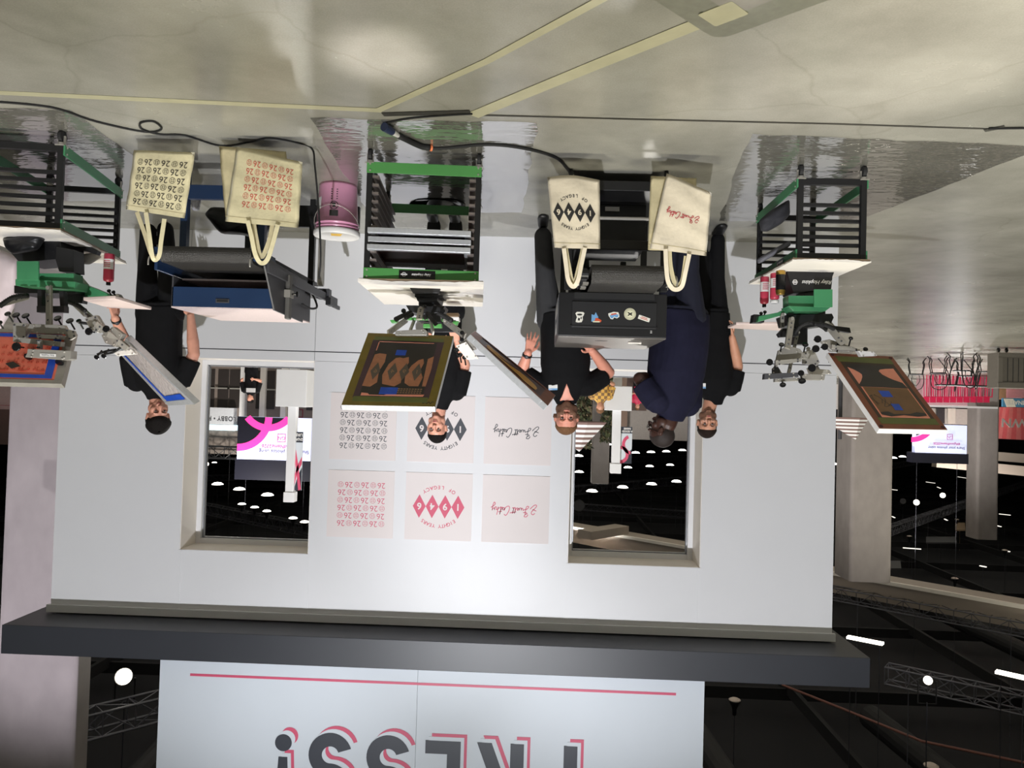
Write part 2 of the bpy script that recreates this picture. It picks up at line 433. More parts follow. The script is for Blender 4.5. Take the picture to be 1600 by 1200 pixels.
SIGSTROKES = [
    [(-.335, .06), (-.30, .085), (-.27, .06), (-.29, .02), (-.33, -.02), (-.36, -.06), (-.35, -.085), (-.31, -.07), (-.25, -.01)],
    [(-.36, .02), (-.31, -.0), (-.29, .0)],
    [(-.215, .085), (-.19, .125), (-.15, .12), (-.165, .09), (-.20, .07), (-.17, .05), (-.13, .055)],
    [(-.165, .09), (-.17, .03), (-.19, -.05), (-.225, -.05), (-.20, -.01), (-.16, .0), (-.13, .015), (-.125, -.01), (-.105, -.02), (-.10, .015), (-.095, -.02), (-.07, -.02), (-.065, .015), (-.06, -.015), (-.04, -.01), (-.03, .012), (-.042, .018), (-.04, -.02), (-.01, -.01), (.02, .07)],
    [(.02, .075), (.005, -.02), (.03, -.015), (.055, .075)], [(.05, .075), (.035, -.02), (.06, -.015)], [(-.01, .045), (.10, .065)],
    [(.20, .09), (.165, .11), (.12, .04), (.105, -.03), (.13, -.05), (.17, -.03), (.19, .0), (.21, .015), (.195, .02), (.19, -.01), (.215, -.02), (.235, .02), (.225, -.02), (.245, -.02), (.275, .09)],
    [(.275, .10), (.255, -.02), (.27, -.025), (.29, .0)], [(.24, .045), (.30, .055)],
    [(.325, .105), (.30, -.03), (.315, .01), (.335, .015), (.335, -.03), (.36, -.02), (.365, .02), (.37, -.01), (.395, .0), (.405, .03)],
    [(.405, .03), (.395, -.06), (.375, -.11), (.355, -.09), (.38, -.05), (.43, -.02)]]
def design_sig(bm, M, s, w=.011):
    for st in SIGSTROKES: stroke2(bm, [(p[0]*s, p[1]*s) for p in st], w*s, M)
# ================================================================ THE SETTING
bm = B(); bx(bm, -70, 60, -14, 130, -.12, 0); struct('floor', bm, M_FLOOR)
bm = B(); bx(bm, -70, 60, -14, 130, 12.0, 12.3); struct('ceiling', bm, M_CEIL)

# --- the booth wall: twelve-foot panels, two window openings, seams
S4 = 1.2192; WW = 3.6576; WH = 3.6576; WT = 0.30
ZS, ZT = 1.2192, 3.035           # window sill and head
bm = B()
def panel(x0, x1, z0, z1, y0=0.0):
    g = .004
    bx(bm, x0+g, x1-g, y0, WT, z0+g, z1-g)
for a, b in ((-WW, -2*S4), (-S4, 0), (0, S4), (2*S4, WW)):
    pass
# lower course up to the dark groove, then upper course
for a, b in ((-WW, -2*S4), (-2*S4, -S4), (-S4, S4), (S4, 2*S4), (2*S4, WW)):
    bx(bm, a+.002, b-.002, 0, WT, 0, 1.125)
    bx(bm, a+.002, b-.002, 0, WT, 1.135, 1.2192)
for a, b in ((-WW, -2*S4), (-S4, S4), (2*S4, WW)):
    bx(bm, a+.002, b-.002, 0, WT, 1.2215, WH)
for a, b in ((-2*S4, -S4), (S4, 2*S4)):
    bx(bm, a+.002, b-.002, 0, WT, ZT, WH)
struct('wall_back', bm, M_WALL)
bm = B(); bx(bm, -WW+.01, WW-.01, .008, WT-.01, 1.12, 1.14)
for x in (-2*S4, -S4, S4, 2*S4):
    bx(bm, x-.004, x+.004, .004, WT-.01, 0, ZS-.01); bx(bm, x-.004, x+.004, .004, WT-.01, ZT+.01, WH-.02)
struct('trim_1', bm, M_GROOVE)
# slim raised seam covers and the cap along the top
bm = B()
for x in (-2*S4, -S4, S4, 2*S4): bx(bm, x-.016, x+.016, -.004, .003, ZT+.0, WH)
bx(bm, -WW-.02, WW+.02, -.035, 0.0, WH-.07, WH-.001)
struct('trim_2', bm, M_WALL)
# windows
for k, (x0, x1, side) in enumerate(((-2*S4, -S4, 'left'), (S4, 2*S4, 'right'))):
    bm = B(); d0, d1 = .001, .44
    bx(bm, x0-.03, x0+.003, .006, d1, ZS-.03, ZT+.03); bx(bm, x1-.003, x1+.03, .006, d1, ZS-.03, ZT+.03)
    bx(bm, x0, x1, .006, d1, ZT-.003, ZT+.03); bx(bm, x0, x1, .006, d1, ZS-.03, ZS+.003)
    wn = struct('window_%d' % (k+1), bm, M_CREAM)
    bm = B(); t = .05
    for (a, b, c, d) in ((x0, x0+t, ZS, ZT), (x1-t, x1, ZS, ZT), (x0+t, x1-t, ZS, ZS+t), (x0+t, x1-t, ZT-t, ZT)):
        bx(bm, a, b, d1-.11, d1-.02, c, d)
    struct('window_frame', bm, M_WHITE, wn, bevel=.003)
    bm = B()
    for (a, b, c, d) in ((x0+t, x0+t+.012, ZS+t, ZT-t), (x1-t-.012, x1-t, ZS+t, ZT-t), (x0+t, x1-t, ZS+t, ZS+t+.012), (x0+t, x1-t, ZT-t-.012, ZT-t)):
        bx(bm, a, b, d1-.07, d1-.03, c, d)
    struct('window_track', bm, M_GLASSY, wn)
# --- header beam and the sign standing on it
PR = .4321; EX = .1624; HF = .2557
bm = B(); bx(bm, -WW-EX, WW+EX, -PR, .75, 3.6686, 3.6686+HF)
struct('trim_3', bm, M_HEADER, bevel=.004)
zb = 3.6686+HF
sg = thing('overhead_sign', 'long white sign standing on the charcoal header, with a pink line and big dark letters', 'sign', (0, -.25, zb))
bm = B(); bx(bm, -2.4384, -.0005+.102, -.30, -.22, zb, 5.35); bx(bm, .104, 2.4384, -.30, -.22, zb, 5.35)
obj('sign_face', bm, M_SIGN, sg)
bm = B(); bx(bm, -2.19, 2.16, -.303, -.300, 4.079, 4.101); bx(bm, -2.19, 2.16, -.303, -.300, zb+.0, zb+.012)
obj('pink_line', bm, M_PINKINK, sg)
# letters PRESS! drawn with pen shapes; only their feet show in the photo
def letters(off, y, nm, mt, grow=0.0):
    bm = B(); M = plane_mat((off[0], y, off[1]), (1, 0, 0), (0, 0, 1))
    z0 = 4.583; H = .78
    def P(pts): poly2(bm, [(x, z) for x, z in pts], M, .003)
    def letterbox(x0, x1, a, b): P([(x0, a), (x1, a), (x1, b), (x0, b)])
    # I / P stem, R, E, S, S, !
    letterbox(-1.335, -1.215, z0, z0+H)
    ring2b(bm, (-1.21, z0+H-.22), .16, .12, M, -PI/2, PI/2)
    letterbox(-.862, -.742, z0, z0+H)
    ring2b(bm, (-.73, z0+H-.22), .16, .12, M, -PI/2, PI/2)
    P([(-.70, z0+.32), (-.57, z0+.32), (-.445, z0), (-.575, z0)])
    letterbox(-.30, -.18, z0, z0+H); letterbox(-.18, .015, z0, z0+.115); letterbox(-.18, -.0, z0+.33, z0+.44); letterbox(-.18, .01, z0+H-.115, z0+H)
    for cx in (.345, .865):
        s_ = B()
        ring2b(bm, (cx, z0+.165), .135, .12, M, -PI*.90, PI*.5)
        ring2b(bm, (cx, z0+.165+.27), .135, .12, M, PI*.5, PI*1.5)
        ring2b(bm, (cx, z0+.165+.27), .135, .12, M, PI*.1, PI*.5)
        s_.free()
    ring2b(bm, (1.29, z0+.075), .038, .076, M, 0, 2*PI)
    P([(1.25, z0+.2), (1.33, z0+.2), (1.36, z0+H), (1.22, z0+H)])
    return obj(nm, bm, mt, sg)
def ring2b(bm, c, r, w_, M, a0, a1):
    full = abs(a1-a0-2*PI) < 1e-3
    n = 26; prev = None
    for i in range(n+1):
        a = a0+(a1-a0)*i/n
        q = [(c[0]+rr*math.cos(a), c[1]+rr*math.sin(a)) for rr in (max(r-w_/2, .0005), r+w_/2)]
        cur = [bm.verts.new(M @ Vector((x, z, .003))) for x, z in q]
        if prev: bm.faces.new((prev[0], prev[1], cur[1], cur[0]))
        prev = cur
letters((-.055, -.062), -.3005, 'lettering_shadow', M_PINKINK)
letters((-.030, -.034), -.302, 'lettering_gap', M_SIGN)
letters((0, 0), -.3040, 'lettering', M_NAVYINK)

# --- the six posters
pz = (2.551, 1.824); pxs = (-.721, 0.0, .735); PS = .626
desc = {(0, 0): ('red signature poster, upper left of the six', 0), (0, 1): ('red diamonds 1946 poster, upper middle of the six', 1), (0, 2): ('poster with rows of red 26 and circles, upper right of the six', 2),
        (1, 0): ('grey signature poster, lower left of the six', 0), (1, 1): ('grey diamonds 1946 poster behind the short-haired man', 1), (1, 2): ('poster with rows of grey 26 and circles, lower right of the six', 2)}
for (r, c), (lb, k) in desc.items():
    x, z = pxs[c], pz[r]; ink = M_PRED if r == 0 else M_PGREY
    t = thing('poster', 'square blush ' + lb, 'poster', (x, 0, z-PS/2), 'square posters on the white wall')
    bm = B(); bx(bm, x-PS/2, x+PS/2, -.006, -.0005, z-PS/2, z+PS/2); obj('poster_sheet', bm, M_POSTER, t)
    M = plane_mat((x, -.0062, z), (1, 0, 0), (0, 0, 1)); bm = B()
    if k == 0: design_sig(bm, M, PS*.86, .0125)
    elif k == 1:
        dg_ = B(); design_1946(bm, M, PS*.92, dg_); obj('digits', dg_, M_POSTER, t)
    else: design_26(bm, M, PS)
    obj('print', bm, ink, t)

# --- concrete columns
def column(name, c, w_, h, lab, rnd=.08, rz=0, dy=1.0):
    bm = B(); q = []
    for sx, sy, a0 in ((1, 1, 0), (-1, 1, PI/2), (-1, -1, PI), (1, -1, 1.5*PI)):
        for i in range(6):
            a = a0+PI/2*i/5; q.append(((w_/2-rnd)*sx+rnd*math.cos(a), (w_/2-rnd)*sy+rnd*math.sin(a)))
    q = [Matrix.Rotation(rz, 2) @ Vector(p) for p in q]
    slab(bm, [(c[0]+p[0], c[1]+p[1]*dy, 0) for p in q], (0, 0, 1), h)
    for zz in (h*.32, h*.64):
        pass
    o = obj(name, bm, M_CONC, smooth=False, bevel=.02); tag(o, lab, 'column'); return o
column('concrete_column', (5.90, 3.5, 0), 1.14, 12, 'wide pale concrete column just behind the right end of the white booth wall', .10, dy=.3)
c1 = at(1350, 700, 16.5)
column('concrete_column', (c1.x, 16.5, 0), 1.22, 6.55, 'thick concrete column beyond the left end of the booth wall, behind a striped canopy', .1)
c2 = at(1535, 700, 26)
column('concrete_column', (c2.x, 26, 0), .9, 6.7, 'slimmer concrete column between the bright screen and the red striped drum', .12)
c3 = at(938, 700, 24)
column('concrete_column', (c3.x, 24, 0), .68, 4.7, 'beige column seen through the left window behind the awning', .06)
# --- long pale ceiling beam crossing behind the booth, with a ledge
pa, pb = fl(1700, 962, 7.2), fl(780, 802, 7.2)
bm = B(); dd = (pb-pa).normalized(); nrm = Vector((-dd.y, dd.x, 0))
slab(bm, [pa, pb, pb+nrm*.9, pa+nrm*.9], (0, 0, 1), .75)
struct('trim_4', bm, M_CONC2)
bm = B(); slab(bm, [pa-nrm*.12+Vector((0, 0, .0)), pb-nrm*.12, pb, pa], (0, 0, 1), .12); struct('trim_5', bm, M_CREAM)
bm = B(); q = fl(968, 832, 7.2); slab(bm, [q-nrm*2.6-dd*.5, q-nrm*2.6+dd*.25, q+dd*.25, q-dd*.5], (0, 0, -1), .35); struct('trim_6', bm, M_CONC2)
# second far beams seen at the upper left of the hall
for k, (a, b, y) in enumerate((((1460, 722), (1600, 737), 34), ((1545, 712), (1600, 716), 38))):
    A, Bq = at(a[0], a[1], y), at(b[0]+60, b[1]+5, y)
    bm = B(); bar(bm, A, Bq, .5, .5); struct('trim_%d' % (7+k), bm, M_CONC2)

# --- far walls of the hall
bm = B(); bx(bm, -70, 60, 125, 125.4, 0, 12); struct('wall_far', bm, pm('far_wall_dark', (30, 30, 34), .8, nz=(.4, .2)))
bm = B(); bx(bm, -70.3, -70, -14, 125, 0, 12); struct('wall_left', bm, pm('side_wall_dark', (40, 40, 44), .8, nz=(.4, .2)))
bm = B(); bx(bm, 60, 60.3, -14, 125, 0, 12); struct('wall_right', bm, MATS['side_wall_dark'])
# ================================================================ FLOOR: film sheets, tape, cords, floor box
def sheet(pts, z, lab, t=.0015):
    bm = B(); N = 14
    a, b, c, d = [Vector((p[0], p[1], z)) for p in pts]; g = []
    for i in range(N+1):
        row = []
        for j in range(N+1):
            p = (a*(1-i/N)+b*(i/N))*(1-j/N)+(d*(1-i/N)+c*(i/N))*(j/N)
            e = 0.0
            if i in (0, N) or j in (0, N): p = p+Vector((random.uniform(-.012, .012), random.uniform(-.012, .012), 0))
            row.append(bm.verts.new(p+Vector((0, 0, random.uniform(0, .004)))))
        g.append(row)
    for i in range(N):
        for j in range(N): bm.faces.new((g[i][j], g[i+1][j], g[i+1][j+1], g[i][j+1]))
    o = obj('plastic_sheet', bm, M_FILM, smooth=True); tag(o, lab, 'plastic sheet', 'clear plastic sheets taped under the presses'); return o
sheet([(-3.75, -2.75), (-2.05, -2.86), (-2.35, -.80), (-3.45, -.95)], .004, 'clear rippled plastic sheet on the floor under the left printing press')
sheet([(-.85, -2.98), (.42, -3.0), (.56, -.88), (-.72, -.95)], .004, 'clear rippled plastic sheet on the floor under the middle printing press')
sheet([(1.75, -3.05), (3.3, -3.1), (3.2, -1.0), (1.9, -1.1)], .004, 'clear rippled plastic sheet on the floor under the right printing press')

def strip(pts, w_, z, mt, name, lab, cat, group=None):
    bm = B(); P = [Vector((p[0], p[1], z)) for p in pts]
    tube(bm, P, 0, sm=0, flat=(w_, .0016, (0, 0, 1)))
    o = obj(name, bm, mt); tag(o, lab, cat, group); return o
def f2(px, py): v = fl(px, py); return (v.x, v.y)
strip([f2(-30, 143), f2(290, 158), f2(595, 172)], .055, .002, M_TAPEC, 'floor_tape', 'beige tape running along the floor in front of the right press and blue dryer', 'tape', 'beige tape strips on the concrete floor')
strip([f2(590, 172), f2(760, 95), f2(950, -8)], .045, .003, M_TAPEC, 'floor_tape', 'narrow beige tape running diagonally from the middle press toward the camera', 'tape', 'beige tape strips on the concrete floor')
strip([f2(738, 180), f2(920, 105), f2(1125, 22)], .085, .003, M_TAPEC, 'floor_tape', 'wide beige tape running diagonally to the metal floor box', 'tape', 'beige tape strips on the concrete floor')
strip([f2(735, 179), f2(1000, 186), f2(1300, 193), f2(1545, 201)], .018, .002, M_TAPEK, 'floor_tape', 'thin dark tape line along the floor in front of the black dryer', 'tape')
strip([f2(1538, 203), f2(1570, 197)], .04, .005, M_TAPEK, 'floor_tape', 'short piece of grey tape holding the cord at the far left', 'tape')
strip([f2(598, 178), f2(735, 174)], .05, .004, M_TAPEK, 'floor_tape', 'crumpled dark tape over the cord in front of the middle press', 'tape')
def cord(pts, r, lab, mt=M_RUBBER):
    bm = B(); tube(bm, pts, r, 8, 6); o = obj('power_cord', bm, mt, smooth=True); tag(o, lab, 'cord'); return o
def fp(px, py, z=.008): v = fl(px, py, z); return v
cord([fp(-20, 158), fp(80, 168), fp(150, 190), fp(225, 206), fp(252, 202), fp(240, 190), fp(220, 192), fp(222, 202), fp(250, 210), fp(290, 212), fp(345, 228), fp(390, 222), fp(420, 216), fp(460, 222), fp(487, 232), at(492, 260, -2.55), at(498, 330, -2.5), at(501, 400, -2.45), at(498, 436, -2.4)], .006, 'thin black cord looping on the floor and rising to the blue dryer')
cord([fp(738, 178), fp(700, 180), fp(640, 185), fp(604, 193), fp(602, 201)], .006, 'dark cord in the taped line by the orange connector')
cord([fp(640, 222, .012), fp(680, 232, .01), fp(760, 226, .01), fp(820, 232, .01), fp(868, 246, .01), fp(885, 262, .01), fp(892, 272, .02)], .010, 'thick black cord from the connector to the black dryer')
cord([fp(1545, 201), fp(1620, 200)], .006, 'black cord leaving the left side of the floor line')
pl = thing('cord_connector', 'blue and black plug connector lying on the plastic sheet in front of the middle press', 'connector', fp(610, 203, 0))
bm = B(); A, Bq = fp(600, 198, .03), fp(613, 206, .03); cyl(bm, A, Bq, .026, .022, 16); obj('plug_body', bm, pm('dark_blue_plug', (40, 50, 78), .4), pl, smooth=False, bevel=.003)
bm = B(); cyl(bm, Bq, fp(622, 212, .02), .018, .012); obj('collar', bm, M_LABEL, pl)
bm = B(); tube(bm, [fp(622, 212, .02), fp(655, 228, .02), fp(672, 231, .02)], .016, 10, 3); obj('boot', bm, M_RUBBER, pl, smooth=True)
bm = B(); cyl(bm, fp(672, 231, .018), fp(675, 231.5, .018), .019); obj('orange_ring', bm, pm('orange_plastic', (236, 130, 80), .4), pl)
# floor box: chequered metal lid set in the floor
fb = thing('floor_box', 'grey chequered metal floor box lid with beige tape over its corner', 'floor box', fl(1180, 5))
M_CHK = pm('chequer_plate', (150, 150, 136), .4, .5, nz=(30, .1))
nt = M_CHK.node_tree; bs = nt.nodes['Principled BSDF']; ck = nt.nodes.new('ShaderNodeTexChecker'); ck.inputs['Scale'].default_value = 55
tcn = nt.nodes.new('ShaderNodeTexCoord'); nt.links.new(tcn.outputs['Object'], ck.inputs['Vector'])
bpn = nt.nodes.new('ShaderNodeBump'); bpn.inputs['Strength'].default_value = .5; bpn.inputs['Distance'].default_value = .004
nt.links.new(ck.outputs['Fac'], bpn.inputs['Height']); nt.links.new(bpn.outputs[0], bs.inputs['Normal'])
ax = (fl(1300, 3)-fl(1150, 57)); ax.z = 0; ax.normalize(); ay_ = Vector((-ax.y, ax.x, 0))
if ay_.dot(fl(1035, 0)-fl(1105, 48)) < 0: ay_ = -ay_
def rrect(o, ux, uy, w_, h, r):
    out = []
    for cx, cy, a0 in ((w_-r, h-r, 0), (r, h-r, PI/2), (r, r, PI), (w_-r, r, 1.5*PI)):
        for i in range(6):
            a = a0+PI/2*i/5; out.append(o+ux*(cx+r*math.cos(a))+uy*(cy+r*math.sin(a)))
    return out
O = fl(1121, 61, 0)                                  # far corner of the lid
bm = B(); slab(bm, rrect(O, ax, ay_, .85, .62, .07), (0, 0, 1), .006)
obj('cover_frame', bm, M_CHK, fb)
bm = B(); slab(bm, [p+Vector((0, 0, .006)) for p in rrect(O+ax*.09+ay_*.09, ax, ay_, .66, .46, .04)], (0, 0, 1), .003); obj('lid', bm, M_CHK, fb)
bm = B(); slab(bm, [p+Vector((0, 0, .0092)) for p in rrect(O+ax*.16+ay_*.15, ax, ay_, .5, .34, .01)], (0, 0, 1), .002); obj('inset_panel', bm, M_ALUD, fb)
bm = B(); q = fl(1128, 26, .01); slab(bm, [p+Vector((0, 0, .0)) for p in rrect(q-ax*.06-ay_*.05, ax, ay_, .15, .13, .01)], (0, 0, 1), .002)
o = obj('floor_tape', bm, M_TAPEC); tag(o, 'square patch of beige tape on the corner of the floor box lid', 'tape', 'beige tape strips on the concrete floor')

# ================================================================ PINK BUCKET
bc = Vector((.615, -1.62, 0))
bk = thing('bucket', 'pink plastic bucket with a white lid, beside the middle press', 'bucket', bc)
bm = B(); lathe(bm, [(.130, .006), (.134, 0), (.136, .02), (.150, .29), (.158, .29), (.158, .298), (.151, .302), (.152, .315), (.160, .317), (.160, .325), (.152, .33), (.153, .352)], bc, n=40)
obj('bucket_body', bm, M_BUCKET, bk, smooth=True)
bm = B(); lathe(bm, [(.152, .335), (.166, .340), (.168, .352), (.168, .372), (.163, .380), (.150, .380), (.146, .374), (0.0, .374)], bc, n=40); obj('lid', bm, M_LID, bk, smooth=True)
for a in range(0, 360, 18):
    pass
bm = B(); q = bc+Vector((-.01, -.05, .3745)); slab(bm, [q+Vector(v) for v in ((-.05, -.03, 0), (.03, -.045, 0), (.045, .03, 0), (-.02, .04, 0))], (0, 0, 1), .001); obj('yellow_sticker', bm, M_YEL, bk)
# handle lying down the front, ears
bm = B(); hp = [bc+Vector((.165*math.cos(a), .165*math.sin(a), .31-.13*math.sin(-a)**1 if math.sin(a) < 0 else .31)) for a in [R(x) for x in range(180, 361, 12)]]
tube(bm, hp, .0025, 6); obj('wire_handle', bm, M_STEEL, bk, smooth=True)
def onbucket(a, z, off=.0012):
    rr = .136+(.150-.136)*(z-.02)/.27+off
    return bc+Vector((rr*math.sin(a), -rr*math.cos(a), z))
def bpatch(name, a0, a1, z0, z1, mt, n=6):
    bm = B()
    for i in range(n):
        u0 = a0+(a1-a0)*i/n; u1 = a0+(a1-a0)*(i+1)/n
        vs = [onbucket(u0, z0), onbucket(u1, z0), onbucket(u1, z1), onbucket(u0, z1)]; bm.faces.new([bm.verts.new(v) for v in vs])
    return obj(name, bm, mt, bk)
bpatch('warning_label', R(-16), R(8), .215, .258, M_INKK)
bm = B()
for i in range(24):
    a0, a1 = 2*PI*i/24, 2*PI*(i+1)/24
    vs = [onbucket(R(-4)+r*math.cos(a)/.145, .180+r*math.sin(a), .0015) for r, a in ((.026, a0), (.031, a0), (.031, a1), (.026, a1))]
    bm.faces.new([bm.verts.new(v) for v in vs])
vs = [onbucket(R(-4)+u/.145, .18+v, .0015) for u, v in ((-.022, .016), (-.018, .02), (.022, -.016), (.018, -.02))]; bm.faces.new([bm.verts.new(v) for v in vs])
vs = [onbucket(R(-4)+u/.145, .18+v, .0013) for u, v in ((-.012, -.018), (.012, -.018), (.008, .0), (.012, .014), (-.006, .016), (-.01, 0))]; bm.faces.new([bm.verts.new(v) for v in vs])
for k in range(5):
    vs = [onbucket(R(-14)+u, .06+k*.017+v, .0013) for u, v in ((0, 0), (R(20), 0), (R(20), .006), (0, .006))]
    bm.faces.new([bm.verts.new(v) for v in vs])
obj('warning_mark', bm, M_INKK, bk)
bpatch('paper_label', R(40), R(62), .11, .20, M_LABEL)
# ================================================================ PRESS CARTS
def caster(root, p, r=.035, rot=0):
    bm = B(); ax_ = Vector((math.cos(rot), math.sin(rot), 0))*.013
    c = Vector((p[0], p[1], r)); lathe(bm, [(r*.55, -.013), (r, -.011), (r, .011), (r*.55, .013)], c, ax_, 18)
    wh = obj('caster_wheel', bm, M_RUBBER, root, smooth=False)
    bm = B(); s = Vector((-math.sin(rot), math.cos(rot), 0))
    for k in (-1, 1): bar(bm, c+ax_.normalized()*.018*k, c+ax_.normalized()*.018*k+Vector((0, 0, r*1.15)), .022, .003, up=ax_)
    cyl(bm, c+Vector((0, 0, r*1.1)), c+Vector((0, 0, r*1.6)), .022)
    box(bm, c+Vector((0, 0, r*1.62)), (.055, .055, .006)); cyl(bm, c-ax_*1.7, c+ax_*1.7, .006)
    obj('caster_fork', bm, M_STEEL, wh)
def cart(lab, O, u, v, z0, z1, nsl, slat_mt, zs0, zs1, railh=.065, slatw=.03, inner=True, fork=.07):
    O, u, v = Vector(O+(0,)), Vector(u+(0,)), Vector(v+(0,)); un, vn = u.normalized(), v.normalized(); Z = Vector((0, 0, 1))
    t = thing('press_cart', lab, 'cart', O+(u+v)/2)
    pw = .035
    for a in (0, 1):
        for b_ in (0, 1):
            c = O+un*(pw/2+(u.length-pw)*a)+vn*(pw/2+(v.length-pw)*b_)
            bm = B(); rot = Matrix((un, vn, Z)).transposed(); box(bm, c+Z*(z0+z1)/2, (pw, pw, z1-z0), rot); obj('post', bm, M_BLACK, t, bevel=.002)
            caster(t, c, .034)
    for b_ in (0, 1):
        for zc in (z0+railh/2+.0, z1-railh/2):
            c = O+u/2+vn*(v.length*b_+(.004 if b_ else -.004))+Z*zc
            bm = B(); rot = Matrix((un, vn, Z)).transposed(); box(bm, c, (u.length, .01, railh), rot)
            rl = obj('green_rail', bm, M_GREEN if nsl > 8 else M_GREEN2, t, bevel=.0015)
            bm = B()
            for a in (-.47, .47):
                for dz in (-.3, .3):
                    q = c+u*a+Z*railh*dz; s_ = -1 if not b_ else 1
                    cyl(bm, q+vn*.004*s_, q+vn*.009*s_, .006, n=8)
            obj('bolt', bm, M_STEEL, rl)
    for a in (0, 1):
        for zc in (z0+.02, z1-.02):
            bm = B(); c = O+un*(.0175+(u.length-.035)*a)+v/2+Z*zc; rot = Matrix((un, vn, Z)).transposed(); box(bm, c, (.03, v.length-.03, .04), rot); obj('end_beam', bm, M_BLACK, t)
        for k in range(nsl):
            zz = zs0+(zs1-zs0)*k/(nsl-1)
            sgn = 1 if a == 0 else -1
            c = O+un*((.03+slatw/2) if a == 0 else u.length-.03-slatw/2)+v/2+Z*zz
            bm = B(); rot = Matrix((un, vn, Z)).transposed(); box(bm, c, (slatw, v.length-.02, .012 if nsl > 8 else .02), rot)
            if nsl > 8: box(bm, c-un*sgn*slatw*.5+Z*.011, (.004, v.length-.02, .022), rot)
            obj('slat', bm, slat_mt, t)
    return t
def board(lab, P, z, th=.022, wrap=True):
    """P: four plan corners"""
    c = sum((Vector(p+(0,)) for p in P), Vector())/4
    t = thing('press_table_board', lab, 'table board', c+Vector((0, 0, z)))
    bm = B(); slab(bm, [Vector(p+(z,)) for p in P], (0, 0, 1), th); obj('board', bm, M_WOOD, t, bevel=.002)
    if wrap:
        bm = B(); N = 26; e = .006; zt = z+th+.002
        PP = [Vector(p+(zt,)) for p in P]; cc = sum(PP, Vector())/4; PP = [q+(q-cc).normalized()*e for q in PP]
        loop = []
        for i in range(4):
            a, b_ = PP[i], PP[(i+1) % 4]
            for k in range(N): loop.append(a.lerp(b_, k/N))
        top = [bm.verts.new(p+Vector((0, 0, random.uniform(0, .003)))) for p in loop]
        low = [bm.verts.new(p+(p-cc).normalized()*random.uniform(.0, .002)-Vector((0, 0, .003+th*.75*(.55+.45*math.sin(q_*.37+z*40)*math.sin(q_*.11+2))+random.uniform(-.002, .003)))) for q_, p in enumerate(loop)]
        bm.faces.new(top); n = len(loop)
        for i in range(n):
            j = (i+1) % n; bm.faces.new((top[j], top[i], low[i], low[j]))
        obj('paper_cover', bm, M_PAPER, t)
    return t
cC = cart('black and green press cart in the middle holding three silver screens', (-.50, -2.42), (.713, -.055), (.077, .997), .085, .815, 12, M_TAUPE, .17, .745, .068, .045)
cA = cart('small black and green press cart at the left with a dark cloth inside', (-2.50, -2.32), (-.02, .98), (-.43, .0), .085, .60, 6, M_BLACK, .245, .50, .06)
cE = cart('small black and green press cart at the right edge', (2.0, -2.70), (.19, 1.0), (.50, -.07), .085, .60, 6, M_BLACK, .245, .50, .065)
board('cream paper-covered table board on the middle press cart', [(-.535, -2.50), (.235, -2.50), (.285, -1.42), (-.455, -1.42)], .816)
board('cream paper-covered table board on the left press cart', [(-2.46, -2.36), (-2.94, -2.36), (-2.93, -1.42), (-2.45, -1.42)], .601, .018)
board('paper-covered table board on the right press cart', [(1.97, -2.74), (2.60, -2.82), (2.74, -1.72), (2.16, -1.66)], .601, .018)
# name plates on the green rails
def plate(root, c, x, w_, h, side='Riley Hopkins'):
    n = Vector(x).cross(Vector((0, 0, 1))).normalized(); n = n if n.y < 0 or n.x > .5 else -n
    M = plane_mat(Vector(c)+n*.0012, x, (0, 0, 1))
    bm = B(); poly2(bm, [(-w_/2, -h/2), (w_/2, -h/2), (w_/2, h/2), (-w_/2, h/2)], M, .0015); p = obj('name_plate', bm, M_BLACKG, root)
    bm = B(); addmesh(bm, tmesh(side, h*.42, M @ Matrix.Translation((-w_*.12, 0, .0018)), .0003, .0006, .35))
    ring2(bm, (w_*.36, 0), h*.26, h*.08, M @ Matrix.Translation((0, 0, .0012)), 6); poly2(bm, [(w_*.27, -h*.08), (w_*.45, -h*.08), (w_*.45, h*.08), (w_*.27, h*.08)], M @ Matrix.Translation((0, 0, .0012)))
    obj('plate_lettering', bm, M_LABEL, p); return p
plate(cC, (-.12, -2.4605, .782), (.997, -.077, 0), .225, .05)
plate(cA, (-2.489, -2.02, .57), (0, 1, 0), .14, .035)
# silver screens stored in the middle cart
def stored(z, y0, wine, lab):
    t = thing('print_screen', lab, 'screen', (-.14, y0+.3, z), 'screens stored in the middle press cart')
    bm = B(); x0, x1, y1, w_, h = -.462, .175, y0+.62, .04, .034
    bx(bm, x0, x1, y0, y0+w_, z, z+h); bx(bm, x0, x1, y1-w_, y1, z, z+h); bx(bm, x0, x0+w_, y0+w_, y1-w_, z, z+h); bx(bm, x1-w_, x1, y0+w_, y1-w_, z, z+h)
    obj('frame', bm, M_ALU, t, bevel=.003)
    bm = B(); bx(bm, x0+w_, x1-w_, y0+w_, y1-w_, z+.004, z+.006); obj('mesh', bm, M_WINE, t); t.rotation_euler.z = -.077; t.location.x += .035
for k, (z, y0) in enumerate(((.503, -2.50), (.555, -2.48), (.607, -2.50))):
    stored(z, y0, True, ('silver framed screen, lowest of the three in the middle press cart', 'silver framed screen between two others in the middle press cart', 'silver framed screen with wine-red mesh, highest in the middle press cart')[k])

